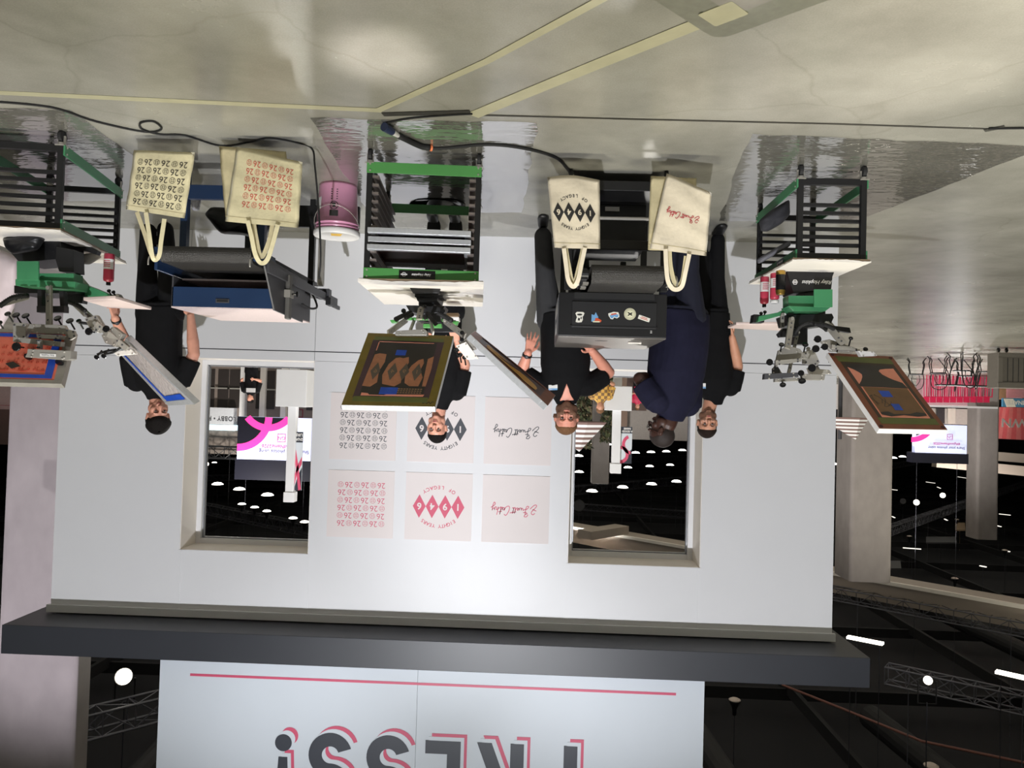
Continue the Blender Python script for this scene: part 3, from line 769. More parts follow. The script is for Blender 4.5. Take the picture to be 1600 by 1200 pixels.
# ================================================================ RAISED SCREENS ON THE PRESSES
class Quad:
    """photo-oriented plate: u runs right in the photo, v runs down in the photo"""
    def __init__(s, p0, p1, p2, p3=None):
        s.p0 = at(*p0); s.u = at(*p1)-s.p0; s.v = at(*p2)-s.p0
        s.p3 = at(*p3) if p3 else s.p0+s.u+s.v
        s.n = s.u.cross(s.v).normalized()
        if s.n.dot(CAM-s.p0) < 0: s.n = -s.n
        s.w = s.p3-(s.p0+s.u+s.v)
    def q(s, u, v, h=0): return s.p0+s.u*u+s.v*v+s.w*u*v+s.n*h
    def poly(s, bm, uv, h=.001, t=.0006):
        slab(bm, [s.q(a, b_, h) for a, b_ in uv], s.n, t)
    def rect(s, bm, u0, v0, u1, v1, h=.001, t=.0006): s.poly(bm, [(u0, v0), (u1, v0), (u1, v1), (u0, v1)], h, t)
    def ringrect(s, bm, a, b_, h, t):
        """border between inset a and inset b_"""
        for (u0, v0, u1, v1) in ((a, a, 1-a, b_), (a, 1-b_, 1-a, 1-a), (a, b_, b_, 1-b_), (1-b_, b_, 1-a, 1-b_)): s.rect(bm, u0, v0, u1, v1, h, t)
def screen(lab, Q, th=.036, frame_mt=None, w_=.08, mesh_mt=None, group=None):
    t = thing('print_screen', lab, 'screen', Q.q(.5, .5), group)
    bm = B(); Q.ringrect(bm, 0, w_, -th, th); obj('frame', bm, frame_mt or M_ALU, t, bevel=.002)
    bm = B(); Q.rect(bm, w_, w_, 1-w_, 1-w_, -.004, .002); obj('mesh', bm, mesh_mt or M_EMUD, t)
    return t
def jag(u0, v0, u1, v1, n=9, a=.02, seed=1):
    rr = random.Random(seed); out = []
    E_ = [((u0, v0), (u1, v0)), ((u1, v0), (u1, v1)), ((u1, v1), (u0, v1)), ((u0, v1), (u0, v0))]
    for p, q in E_:
        for k in range(n):
            t = k/n; out.append((p[0]+(q[0]-p[0])*t+rr.uniform(-a, a), p[1]+(q[1]-p[1])*t+rr.uniform(-a, a)))
    return out
# C1: big screen tilted toward the camera above the middle cart
Q = Quad((575, 520, -2.58), (709, 525, -2.58), (533, 633, -3.02), (680, 636, -3.02))
t = screen('olive-taped screen with a dark and copper stencil raised above the middle press cart', Q, .04, w_=.09)
b = B(); Q.ringrect(b, .003, .10, .0005, .0006); obj('olive_tape', b, M_OLIVE, t)
for vv in ((.055, .105), (.885, .95)): b = B(); Q.rect(b, .10, vv[0], .90, vv[1], .0016); obj('green_tape', b, M_GREENT, t)
b = B(); Q.rect(b, .09, .10, .91, .90, .0006); obj('purple_border', b, M_PURPLE, t)
b = B(); Q.rect(b, .155, .125, .835, .875, .0016); st = obj('stencil_field', b, M_EMUD, t)
b = B()
Q.poly(b, [(.17, .32), (.22, .30), (.30, .31), (.31, .42), (.28, .55), (.30, .70), (.24, .76), (.15, .75), (.16, .5)], .0024)
Q.poly(b, [(.36, .72), (.33, .60), (.36, .45), (.42, .36), (.46, .35), (.50, .36), (.56, .34), (.58, .42), (.54, .55), (.56, .70), (.50, .75)], .0024)
Q.poly(b, [(.60, .70), (.58, .58), (.62, .46), (.68, .38), (.73, .36), (.75, .42), (.73, .52), (.78, .62), (.76, .74), (.66, .74)], .0024)
Q.poly(b, [(.78, .36), (.84, .32), (.85, .5), (.84, .74), (.80, .74), (.79, .55)], .0024)
obj('copper_print', b, M_COPPER, st)
b = B()
for u_ in (.24, .43, .56, .70): Q.poly(b, [(u_-.055, .55), (u_, .43), (u_+.055, .55), (u_, .67)], .0032)
obj('diamond_marks', b, pm('taupe_mark', (96, 84, 72), .5), st)
b = B()
for u_, ch in ((.24, '6'), (.43, '4'), (.56, '9'), (.70, '1')):
    c = Q.q(u_, .55, .0042); addmesh(b, tmesh(ch, .045, plane_mat(c, -Q.u, -Q.v), .0003))
for k in range(3):
    for j in range(14): Q.rect(b, .40+j*.030, .775+k*.025, .42+j*.030, .785+k*.025, .0026)
obj('fine_marks', b, pm('mark_buff', (150, 116, 84), .5), st)
for vv in ((.40, .245, .515, .32), (.36, .765, .55, .855)): b = B(); Q.rect(b, *vv, .0034); obj('blue_tape', b, M_BLUET, t)
b = B(); Q.poly(b, [(.17, .84), (.24, .845), (.26, .865), (.42, .866), (.44, .855), (.85, .85), (.84, .875), (.17, .875)], .0026); Q.rect(b, .17, .127, .80, .134, .0026); Q.rect(b, .165, .14, .175, .26, .0026); obj('salmon_edge', b, M_SALMON, st)
b = B(); M = plane_mat(Q.q(.92, .955, .0022), -Q.u, -Q.v); stroke2(b, [(-.035, 0), (-.02, .012), (-.01, -.004), (0, .01), (.01, -.004), (.02, .009), (.028, -.003), (.036, .004)], .004, M); obj('pen_mark', b, M_INKK, t)
# C2: screen on the left arm of the middle press seen edge-on
Q = Quad((735, 522, -2.45), (742, 517, -2.05), (856, 634, -2.62), (868, 618, -2.2))
t = screen('screen seen edge-on, raised between the middle press and the bearded man', Q, .038, w_=.07, mesh_mt=M_PURPLE)
b = B(); Q.ringrect(b, .003, .11, .0005, .0006); obj('rust_tape', b, M_RUST, t)
b = B(); Q.poly(b, jag(.18, .2, .55, .8, 6, .03, 3), .002); obj('amber_print', b, pm('amber_mesh', (220, 160, 60), .35), t)
# A1: screen on the left press
Q = Quad((1293, 551, -2.02), (1394, 557, -1.98), (1374, 670, -2.52), (1481, 672, -2.48))
t = screen('rust-taped screen with a salmon and brown stencil raised on the left press', Q, .04, w_=.09, frame_mt=M_LID)
b = B(); Q.ringrect(b, .003, .13, .0005, .0006); obj('rust_tape', b, M_RUST, t)
for vv in ((.045, .125), (.865, .94)): b = B(); Q.rect(b, .08, vv[0], .93, vv[1], .0016); obj('green_tape', b, M_GREENT, t)
b = B(); Q.rect(b, .10, .11, .92, .88, .0014); obj('dark_border', b, pm('umber_emulsion', (64, 46, 30), .35, nz=(9, .12)), t)
b = B(); Q.rect(b, .155, .155, .865, .86, .002); st = obj('salmon_field', b, M_SALMON, t)
b = B()
Q.poly(b, [(.15, .155), (.865, .155), (.87, .19), (.74, .20), (.64, .215), (.60, .24), (.62, .29), (.68, .33), (.74, .36), (.84, .395), (.865, .47), (.155, .47), (.15, .44), (.22, .39), (.28, .335), (.30, .30), (.28, .27), (.22, .23), (.15, .20)], .0028)
obj('dark_print', b, M_EMUD, st)
b = B(); Q.rect(b, .175, .475, .845, .825, .0034); obj('brown_field', b, M_EMUB, st)
b = B()
M = plane_mat(Q.q(.5, .66, .0046), -Q.u, -Q.v); rr = random.Random(4)
for k in range(9):
    x = -.13+k*.032; stroke2(b, [(x+rr.uniform(-.02, .02), rr.uniform(-.06, .06)) for _ in range(5)], .0035, M)
Q.poly(b, [(.18, .80), (.30, .79), (.36, .82), (.60, .815), (.72, .79), (.84, .80), (.84, .83), (.70, .845), (.5, .83), (.3, .85), (.18, .83)], .0044)
obj('scribble_print', b, M_EMUD, st)
for vv in ((.37, .52, .53, .60), (.42, .69, .54, .77)): b = B(); Q.rect(b, *vv, .005); obj('blue_tape', b, M_BLUET, t)
b = B()
for u_, v_ in ((.05, .03), (.95, .03), (.05, .97), (.95, .97)):
    c = Q.q(u_, v_, .001); cyl(b, c, c+Q.n*.002, .012)
obj('corner_dot', b, pm('oxblood_dot', (70, 16, 14), .5), t)
# E1: orange mesh screen at the right edge
Q = Quad((-70, 511, -2.80), (117, 517, -2.80), (-95, 595, -3.02), (96, 600, -3.02))
t = screen('orange mesh screen with blue tape at the right edge of the scene', Q, .04, w_=.07, frame_mt=M_ALUD, mesh_mt=M_MESHO)
b = B(); Q.ringrect(b, .09, .155, .001, .001); obj('blue_tape', b, M_BLUET, t)
b = B()
for r in range(4):
    for k in range(12):
        c = Q.q(.88-.06*k, .35+.13*r, .0005); addmesh(b, tmesh('26' if (k+r) % 2 else 'o', .034, plane_mat(c, -Q.u, -Q.v), .0003))
for k in range(4): Q.poly(b, [(.28+.16*k, .78), (.33+.16*k, .765), (.38+.16*k, .78), (.33+.16*k, .795)], .0005)
obj('stencil_marks', b, pm('orange_mark', (206, 78, 56), .5), t)
b = B(); Q.poly(b, [(.50, .66), (.56, .62), (.63, .70), (.56, .75)], .001); obj('dark_patch', b, M_EMUD, t)
# E2: silver screen with blue tape, seen from its inner side
Q = Quad((196, 528, -2.35), (186, 552, -1.95), (304, 632, -2.62), (262, 634, -2.2))
t = screen('silver framed screen with blue tape raised in front of the dark-haired man at the right', Q, .038, w_=.075, mesh_mt=pm('clear_screen_mesh', (196, 186, 184), .12, nz=(40, .18), bump=(34, .5), spec=.8))
b = B(); Q.rect(b, .78, .08, .86, .92, .001); Q.rect(b, .12, .84, .78, .92, .001); obj('blue_tape', b, M_BLUET, t)

# ================================================================ PRESS MECHANISMS
def knob(bm, p, d, r=.02, t=.014):
    d = Vector(d).normalized(); p = Vector(p)
    lathe(bm, [(r*.4, 0), (r*.9, .002), (r, .006), (r, t-.004), (r*.85, t), (r*.3, t+.001)], p, d, 12)
    cyl(bm, p-d*.055, p, .005)
def mech(lab, loc, ped, plates, arms, greens, knobs, tubes, clamps, platens=(), group=None):
    t = thing('screen_printing_press', lab, 'printing press', loc)
    bm = B()
    for pts, y0, dy in ped: slab(bm, [at(x, y, y0) for x, y in pts], (0, 1, 0), dy)
    obj('pedestal', bm, M_BLACK, t, bevel=.003)
    bm = B()
    for pts, y0, dy in plates: slab(bm, [at(x, y, y0) for x, y in pts], (0, 1, 0), dy)
    obj('hub', bm, M_BLACK, t, bevel=.002)
    for (a, b_, w_, th) in arms:
        bm = B(); bar(bm, at(*a), at(*b_), w_, th, up=(0, -1, .4)); cyl(bm, at(*a), at(*a)+Vector((0, -.02, 0)), .012); ar_ = obj('print_arm', bm, M_ALUD, t, bevel=.002); bm = B()
        for f_ in (.15, .3, .7, .85):
            q = at(*a).lerp(at(*b_), f_)+Vector((0, -th/2, 0)); lathe(bm, [(.006, 0), (.006, .005), (.003, .006)], q, (0, -1, .2), 8)
        obj('bolt', bm, M_DGREY, ar_)
    for k, (pts, y0, dy) in enumerate(greens):
        bm = B(); slab(bm, [at(x, y, y0) for x, y in pts], (0, 1, 0), dy); obj('green_bracket', bm, M_GREEN if 'middle' in lab else M_GREEN2, t, bevel=.002)
    for (x, y, y0, d, r) in knobs:
        bm = B(); knob(bm, at(x, y, y0), d, r); obj('knob', bm, M_BLACKG, t)
    for (pts, r) in tubes:
        bm = B(); P = [at(*p) for p in pts]; tube(bm, P, r, 10, 5)
        L_ = smoothline(P, 8)
        for i in range(0, len(L_)-1, 1):
            d = (L_[i+1]-L_[i]).normalized(); lathe(bm, [(r*1.02, -.002), (r*1.22, 0), (r*1.02, .002)], L_[i], d, 10)
        obj('spring', bm, M_RUBBER, t, smooth=True)
    for (pts, y0, dy, mt) in clamps:
        bm = B(); P_ = [at(x, y, y0) for x, y in pts]; slab(bm, P_, (0, 1, 0), dy); ck_ = obj('screen_clamp', bm, mt, t, bevel=.0025)
        bm = B(); c_ = sum(P_, Vector())/len(P_)
        for q in P_:
            q = q.lerp(c_, .28); lathe(bm, [(.0055, 0), (.0055, .004), (.003, .0055)], q, (0, -1, 0), 8)
        obj('bolt', bm, M_STEEL if mt is not M_STEEL else M_DGREY, ck_)
    for (pts, th, z) in platens:
        bm = B(); slab(bm, [fl(x, y, z) for x, y in pts], (0, 0, -1), th); obj('platen', bm, M_PLATEN, t, bevel=.004)
    return t
def rc(x0, y0, x1, y1): return [(x0, y0), (x1, y0), (x1, y1), (x0, y1)]
F_ = (0, -1, 0); UP_ = (.1, -.75, -.8); DN_ = (.1, -.75, .8)
# --- middle press
mC = mech('black and green printing press on the middle cart', at(665, 447, -2.05),
    [([(638, 446), (690, 447), (684.5, 458), (645, 458)], -2.30, .03), ([(645, 452), (686, 452), (683, 470), (652, 470)], -2.20, .30), ([(654, 455), (678, 455), (678, 480), (654, 480)], -2.1, .12)],
    [([(634, 477), (695, 478), (690, 488), (660, 491), (640, 487)], -2.12, .22), (rc(655, 478, 688, 503), -2.10, .1), (rc(648, 461, 692, 464), -2.22, .2), (rc(668, 500, 712, 519), -1.95, .03)],
    [((636, 499, -2.2), (606, 521, -2.5), .04, .012), ((648, 499, -2.2), (640, 519, -2.45), .03, .012), ((658, 482, -2.22), (655, 499, -2.3), .04, .015), ((672, 500, -2.15), (677, 521, -2.4), .036, .012), ((695, 501, -2.1), (727, 526, -2.3), .042, .012)],
    [(rc(636, 496, 668, 500), -2.28, .03), (rc(661, 506, 690, 512), -2.2, .05), ([(609, 500), (622, 499), (620, 504), (612, 505)], -2.3, .04), ([(702, 500), (717, 502), (714, 508), (706, 506)], -2.1, .05), (rc(628, 451, 640, 455) if False else rc(690, 498, 700, 502), -2.1, .04)],
    [(631, 486, -2.3, F_, .016), (692, 486, -2.2, F_, .016), (722, 520, -2.35, F_, .014), (722, 531, -2.35, F_, .014), (714, 548, -2.3, UP_, .018), (719, 556, -2.3, UP_, .018), (726, 560, -2.3, UP_, .016), (664, 479, -2.3, F_, .012)],
    [([(618, 499, -2.35), (628, 494, -2.3), (642, 488, -2.2)], .013), ([(634, 497, -2.3), (645, 491, -2.25)], .012), ([(668, 490, -2.25), (676, 500, -2.35), (682, 508, -2.35)], .012), ([(684, 489, -2.2), (694, 494, -2.2), (706, 501, -2.25)], .014), ([(664, 497, -2.3), (671, 490, -2.2)], .011)],
    [([(618, 517), (663, 514), (667, 518), (667, 524), (617, 524)], -2.66, .07, M_ALUD), ([(712, 540), (728, 534), (748, 560), (730, 562)], -2.32, .03, M_PAPER), ([(716, 532), (736, 528), (744, 545), (724, 552)], -2.30, .05, M_ALUD)])
bm = B(); slab(bm, [at(x, y, -1.75) for x, y in rc(694, 489, 716, 495)], (0, 1, 0), .1); obj('wood_block', bm, M_WOOD, mC)
bm = B(); slab(bm, [at(x, y, -1.75) for x, y in rc(696, 495.5, 717, 501)], (0, 1, 0), .1); obj('white_block', bm, M_LID, mC)
# --- left press
mA = mech('black and green printing press on the left cart, with no screens on its nearer arms', at(1265, 425, -1.9),
    [([(1228, 419), (1262, 411), (1310, 407), (1301, 432), (1299, 452), (1240, 458), (1234, 440)], -2.0, .22), ([(1254, 455), (1296, 452), (1292, 462), (1258, 464)], -1.98, .15)],
    [([(1228, 492), (1300, 490), (1303, 496), (1298, 507), (1262, 512), (1232, 508)], -1.95, .22), ([(1216, 522), (1224, 513), (1248, 513), (1248, 525), (1219, 527)], -2.02, .05), (rc(1240, 478, 1290, 494), -1.9, .16), (rc(1242, 510, 1262, 538), -1.9, .10), ([(1296, 508), (1328, 512), (1330, 520), (1300, 515)], -1.9, .05), ([(1178, 491), (1196, 492), (1194, 504), (1176, 504)], -1.75, .08)],
    [((1237, 498, -2.06), (1230, 545, -2.16), .04, .014), ((1222, 492, -1.95), (1222, 512, -1.95), .025, .02), ((1290, 505, -2.0), (1318, 538, -2.08), .045, .014), ((1295, 505, -1.8), (1308, 522, -1.85), .04, .012), ((1246, 520, -1.95), (1232, 585, -2.1), .022, .012), ((1262, 545, -1.9), (1282, 585, -1.95), .022, .012)],
    [(rc(1272, 452, 1301, 480), -2.12, .012), (rc(1232, 462, 1272, 482), -2.05, .12), ([(1232, 478), (1298, 480), (1290, 486), (1240, 486)], -2.08, .16), ([(1232, 480), (1224, 492), (1184, 503), (1186, 494), (1216, 488)], -1.95, .05)],
    [(1202, 566, -2.2, F_, .022), (1268, 575, -2.2, F_, .026), (1274, 545, -2.2, F_, .024), (1288, 542, -2.2, F_, .022), (1253, 594, -2.2, DN_, .024), (1223, 600, -2.2, DN_, .02), (1221, 540, -2.15, UP_, .018), (1277, 530, -2.15, F_, .024), (1300, 565, -1.95, F_, .018), (1251, 583, -2.2, F_, .02), (1329, 530, -2.1, UP_, .014), (1352, 547, -2.1, UP_, .016), (1310, 540, -2.05, UP_, .014), (1258, 540, -2.1, UP_, .02), (1195, 489, -1.9, UP_, .012), (1189, 491, -1.9, UP_, .012)],
    [([(1243, 520, -2.05), (1252, 509, -2.1), (1266, 504, -2.1), (1284, 510, -2.05), (1292, 516, -2.0)], .012), ([(1272, 506, -2.12), (1290, 508, -2.1), (1303, 514, -2.05)], .012)],
    [([(1195, 584), (1247, 582), (1248, 589), (1194, 593)], -2.20, .05, M_DGREY), ([(1211, 592), (1250, 590), (1250, 595), (1211, 597)], -2.19, .04, M_ALUD), ([(1254, 584), (1290, 585), (1288, 594), (1254, 594)], -2.1, .05, M_ALUD),
     ([(1216, 548), (1232, 540), (1250, 545), (1262, 560), (1240, 563), (1212, 572), (1208, 583)], -2.12, .02, M_ALUD), ([(1212, 563), (1252, 560), (1252, 565), (1212, 571)], -2.17, .03, M_STEEL), ([(1255, 550), (1272, 546), (1281, 566), (1276, 572), (1256, 568)], -2.05, .04, M_STEEL), ([(1207, 576), (1214, 570), (1222, 583), (1207, 584)], -2.14, .02, M_DGREY), ([(1262, 575), (1296, 578), (1300, 584), (1266, 586)], -2.0, .03, M_ALUD),
     ([(1341, 548), (1365, 549), (1371, 556), (1346, 557)], -2.16, .05, M_GREENT if False else M_LABEL), ([(1284, 533), (1296, 530), (1338, 544), (1332, 551), (1300, 549)], -2.02, .05, M_ALUD), ([(1300, 538), (1344, 546), (1344, 549), (1300, 545)], -2.09, .03, M_STEEL)],
    [([(1137, 513), (1221, 517), (1222, 507), (1150, 507.5)], .02, .925)])
M = plane_mat(at(1274, 441, -2.003), (1, 0, .02), (0, 0, 1))
bm = B(); addmesh(bm, tmesh('Riley Hopkins', .035, M @ Matrix.Translation((-.012, 0, 0)), .0006, .0006, .35)); ring2(bm, (.135, 0), .016, .006, M, 6); poly2(bm, [(.12, -.005), (.15, -.005), (.15, .005), (.12, .005)], M); obj('pedestal_lettering', bm, M_LABEL, mA)
# --- right press
mE = mech('black and green printing press on the right cart, its screens raised', at(60, 400, -2.35),
    [([(4, 366), (70, 362), (95, 375), (96, 404), (30, 410), (14, 392)], -2.45, .25), ([(88, 386), (114, 390), (115, 425), (92, 424), (86, 404)], -2.5, .12), ([(96, 362), (152, 392), (150, 398), (100, 380)], -2.3, .05)],
    [(rc(22, 446, 118, 458), -2.45, .25), (rc(57, 478, 100, 488), -2.68, .05), ([(58, 452), (64, 452), (66, 484), (58, 484)], -2.66, .04), ([(92, 455), (99, 455), (101, 484), (94, 484)], -2.66, .04), ([(100, 452), (130, 462), (128, 474), (104, 470)], -2.4, .06)],
    [((77, 450, -2.6), (77, 523, -2.86), .05, .016), ((44, 464, -2.4), (-12, 480, -2.5), .03, .02), ((104, 462, -2.35), (135, 492, -2.4), .03, .025), ((122, 478, -2.42), (170, 522, -2.5), .035, .018), ((150, 505, -2.5), (200, 545, -2.45), .04, .02)],
    [(rc(26, 408, 60, 438), -2.62, .012), (rc(60, 427, 115, 448), -2.55, .1), ([(24, 436), (118, 440), (116, 452), (24, 446)], -2.58, .14), ([(116, 425), (132, 444), (172, 460), (172, 468), (118, 462)], -2.35, .06)],
    [(26, 494, -2.8, UP_, .022), (41, 495, -2.8, UP_, .022), (91, 499, -2.8, UP_, .022), (110, 503, -2.8, UP_, .022), (27, 542, -2.95, F_, .026), (45, 556, -2.95, DN_, .024), (94, 565, -2.95, DN_, .024), (124, 503, -2.5, UP_, .016), (140, 518, -2.55, F_, .024), (167, 514, -2.5, F_, .022), (152, 557, -2.5, DN_, .016), (163, 555, -2.5, DN_, .016), (13, 492, -2.7, UP_, .018), (0, 506, -2.7, UP_, .018), (171, 456, -2.4, UP_, .012), (178, 458, -2.4, UP_, .012)],
    [([(0, 478, -2.5), (20, 465, -2.5), (44, 462, -2.5)], .014), ([(152, 554, -2.48), (165, 549, -2.46), (182, 546, -2.42)], .007), ([(163, 553, -2.48), (178, 550, -2.44), (195, 538, -2.42)], .007), ([(124, 504, -2.48), (132, 505, -2.48), (140, 506, -2.48)], .008), ([(100, 470, -2.5), (118, 476, -2.5), (134, 486, -2.5)], .012)],
    [([(43, 545), (111, 548), (110, 561), (106, 563), (39, 558), (42, 552)], -3.02, .06, M_ALUD), ([(46, 506), (100, 508), (108, 523), (98, 522), (52, 521), (42, 516)], -2.87, .03, M_ALUD), ([(20, 504), (40, 505), (40, 530), (20, 530)], -2.86, .06, M_STEEL), ([(56, 522), (96, 524), (92, 530), (58, 529)], -2.92, .05, M_STEEL), ([(20, 526), (95, 534), (94, 542), (20, 534)], -2.94, .04, M_ALUD), ([(58, 530), (62, 530), (62, 545), (58, 545)], -2.98, .03, M_STEEL), ([(103, 514), (116, 517), (118, 526), (108, 532)], -2.88, .02, M_STEEL),
     ([(132, 498), (150, 492), (160, 508), (152, 520), (140, 514)], -2.5, .04, M_STEEL), ([(158, 524), (176, 510), (192, 522), (180, 542), (164, 536)], -2.48, .05, M_ALUD), ([(176, 550), (205, 545), (212, 553), (182, 556)], -2.42, .03, M_PAPER), ([(172, 460), (184, 459), (190, 468), (174, 470)], -2.2, .05, M_ALUD)],
    [([(130, 470), (236, 484), (236, 485), (190, 482), (150, 476)] if False else [(130, 469.5), (180, 467), (237, 484), (168, 481)], .02, 1.03)])
M = plane_mat(at(75, 555, -3.023), (1, 0, 0), (0, 0, 1)); bm = B(); poly2(bm, [(-.045, -.008), (.045, -.008), (.045, .008), (-.045, .008)], M, .001); lb_ = obj('clamp_label', bm, M_LABEL, mE)
bm = B(); addmesh(bm, tmesh('Riley Hopkins', .013, M @ Matrix.Translation((0, 0, .0014)), .0003, 0)); obj('clamp_lettering', bm, M_INKK, lb_)
# ================================================================ BOTTLES, CAN, CLOTHS
def bottle(lab, c, r, h, mt, cap, capmt, label=True, group=None, name='spray_bottle'):
    t = thing(name, lab, 'bottle' if name != 'drink_can' else 'can', c, group); c = Vector(c)
    bm = B(); lathe(bm, [(r*.9, 0), (r, .004), (r, h*.80), (r*.92, h*.86), (r*.4, h*.90), (r*.36, h*.92)], c, n=24); obj('bottle_body' if name != 'drink_can' else 'can_body', bm, mt, t, smooth=True)
    bm = B(); cr = r*cap; lathe(bm, [(cr*.95, h*.90), (cr, h*.905), (cr, h*.99), (cr*.9, h)], c, n=20); obj('cap', bm, capmt, t, smooth=True)
    if label:
        bm = B(); n = 12
        for i in range(n):
            a0, a1 = PI*1.05+PI*.9*i/n, PI*1.05+PI*.9*(i+1)/n
            vs = [c+Vector((math.cos(a)*(r+.0008), math.sin(a)*(r+.0008), z)) for a, z in ((a0, h*.18), (a1, h*.18), (a1, h*.5), (a0, h*.5))]; bm.faces.new([bm.verts.new(v) for v in vs])
        lb_ = obj('label', bm, M_LABEL, t); bm = B()
        for k in range(4):
            for i in range(3, 9):
                a0, a1 = PI*1.05+PI*.9*i/n, PI*1.05+PI*.9*(i+1)/n
                vs = [c+Vector((math.cos(a)*(r+.0014), math.sin(a)*(r+.0014), z)) for a, z in ((a0, h*(.22+.06*k)), (a1, h*(.22+.06*k)), (a1, h*(.245+.06*k)), (a0, h*(.245+.06*k)))]; bm.faces.new([bm.verts.new(v) for v in vs])
        obj('label_print', bm, M_REDBOT, lb_)
    return t
zb_ = .622
p = at(1195, 432, -1.75); bottle('red spray bottle nearest the wall on the left press board', (p.x, -1.75, zb_), .030, .215, M_REDBOT, .45, M_BLACKG)
p = at(1211, 428, -1.9); bottle('red bottle with a white cap between the spray bottle and the gold can', (p.x, -1.9, zb_), .031, .205, M_REDBOT, .92, M_LID)
cn_ = at(1220, 424, -2.02); t = thing('drink_can', 'black and gold drink can on the left press board', 'can', (cn_.x, -2.02, zb_))
bm = B(); lathe(bm, [(.024, 0), (.031, .012), (.031, .145), (.026, .160), (.027, .164), (.022, .162)], (cn_.x, -2.02, zb_), n=24); obj('can_body', bm, M_GOLD, t, smooth=True)
bm = B(); lathe(bm, [(.0315, .03), (.0318, .031), (.0318, .132), (.0315, .133)], (cn_.x, -2.02, zb_), n=24); obj('label', bm, M_BLACKG, t, smooth=True)
p = at(171, 402, -2.05); bottle('red squeeze bottle with black cap on the right press board', (p.x, -2.05, zb_), .034, .215, M_REDBOT, .42, M_BLACKG)
M_CLOTH = pm('dark_cloth', (54, 54, 60), .9, nz=(8, .1), bump=(12, .4)); M_GCLOTH = pm('grey_cloth', (112, 112, 120), .9, nz=(6, .06), bump=(10, .4))
def cloth(lab, pts, y0, mt, name='cloth', dep=.18, kind=None, amp=.012, seed=2, cat='cloth'):
    """lumpy cloth whose silhouette is pts (photo px), around depth y0"""
    rr = random.Random(seed); c = Vector((sum(p[0] for p in pts)/len(pts), sum(p[1] for p in pts)/len(pts), 0))
    bm = B(); rings = []
    n = len(pts)*3
    P = []
    for i in range(len(pts)):
        a, b_ = Vector(pts[i]+(0,)), Vector(pts[(i+1) % len(pts)]+(0,))
        for k in range(3): P.append(a.lerp(b_, k/3))
    for j in range(1, 8):
        th = PI*j/8; sc_ = math.sin(th)**.6; dy = -math.cos(th)*dep/2
        ring = []
        for i, p in enumerate(P):
            q = c+(p-c)*sc_*(1+rr.uniform(-.03, .03)); v = at(q.x, q.y, y0+dy+rr.uniform(-amp, amp)); v.z = max(v.z, .012); ring.append(bm.verts.new(v))
        rings.append(ring)
    for a, b_ in zip(rings[:-1], rings[1:]):
        for i in range(n):
            j = (i+1) % n; bm.faces.new((a[i], a[j], b_[j], b_[i]))
    bm.faces.new(rings[0]); bm.faces.new(list(reversed(rings[-1])))
    o = obj(name, bm, mt, smooth=True); tag(o, lab, cat); md = o.modifiers.new('s', 'SUBSURF'); md.levels = 1; md.render_levels = 1
    return o
cloth('dark grey shirt lying inside the left press cart behind its lower green rail', [(1185, 345), (1205, 328), (1234, 310), (1235, 335), (1222, 350), (1200, 362), (1188, 362)], -1.85, M_CLOTH, 'folded_shirt', .25, cat='shirt')
cloth('grey cloth on the top shelf of the left press cart', [(1181, 405), (1235, 374), (1237, 384), (1184, 414)], -1.8, M_GCLOTH, 'folded_cloth', .2, seed=5)
cloth('black plastic bag lying on the floor behind the middle press cart', [(640, 285), (668, 278), (726, 280), (729, 310), (716, 322), (690, 318), (655, 312), (640, 302)], -1.15, M_BLACKG, 'black_bag', .4, seed=8, amp=.02, cat='bag')
cloth('black bag crumpled on the right press board', [(2, 372), (30, 366), (60, 362), (72, 372), (60, 392), (20, 398), (8, 388)], -2.5, M_BLACK, 'black_bag', .22, seed=9, cat='bag')
cloth('crumpled white paper on the right press board beside the bottle', [(118, 398), (150, 394), (160, 402), (140, 414), (122, 412)], -2.15, M_PAPER, 'crumpled_paper', .12, seed=11, cat='paper')
cloth('large white crumpled paper hanging at the right edge of the scene', [(-40, 380), (6, 390), (30, 400), (30, 440), (24, 480), (0, 520), (-40, 515)], -1.7, pm('blush_paper', (224, 208, 212), .7, bump=(6, .5)), 'crumpled_paper', .2, seed=13, cat='paper')

# ================================================================ BLACK DRYER
dB = thing('conveyor_dryer', 'black conveyor dryer with round and cut-out stickers on its front', 'dryer', (-1.385, -1.6, 0))
X0, X1, Y0, Y1 = -1.745, -1.018, -2.0, -1.02
bm = B(); bx(bm, X0, X1, Y0, Y1, .80, 1.095); ch = obj('heating_chamber', bm, M_BLACK, dB, bevel=.004)
bm = B(); bx(bm, X0, X1, Y0, Y1, 1.0955, 1.103); obj('top_cover', bm, pm('grey_top_sheet', (112, 108, 104), .38, .4, nz=(4, .08)), dB, bevel=.002)
bm = B(); bx(bm, X1, X1+.003, Y0+.01, Y1-.01, .805, 1.09); sp_ = obj('side_panel', bm, M_DGREY, dB)
bm = B(); M = plane_mat((X1+.0035, -1.5, .94), (0, 1, 0), (0, 0, 1))
for k, s_ in enumerate(('RILEY', 'HOPKINS')): addmesh(bm, tmesh(s_, .11, M @ Matrix.Translation((0, .06-.13*k, 0)), .0005, .002))
obj('side_lettering', bm, M_LABEL, sp_)
bm = B(); c = Vector((-1.33, -1.75, 1.1032)); slab(bm, [c+Vector((.045*math.cos(a), .02*math.sin(a), 0)) for a in [2*PI*i/16 for i in range(16)]], (0, 0, 1), .001); obj('top_vent', bm, M_RUBBER, dB)
fx = lambda x, y: at(x, y, Y0)
def frect(bm, x0, y0, x1, y1, d0, t): 
    a, b_ = fx(x0, y0), fx(x1, y1); bx(bm, a.x, b_.x, Y0-d0-t, Y0-d0, a.z, b_.z)
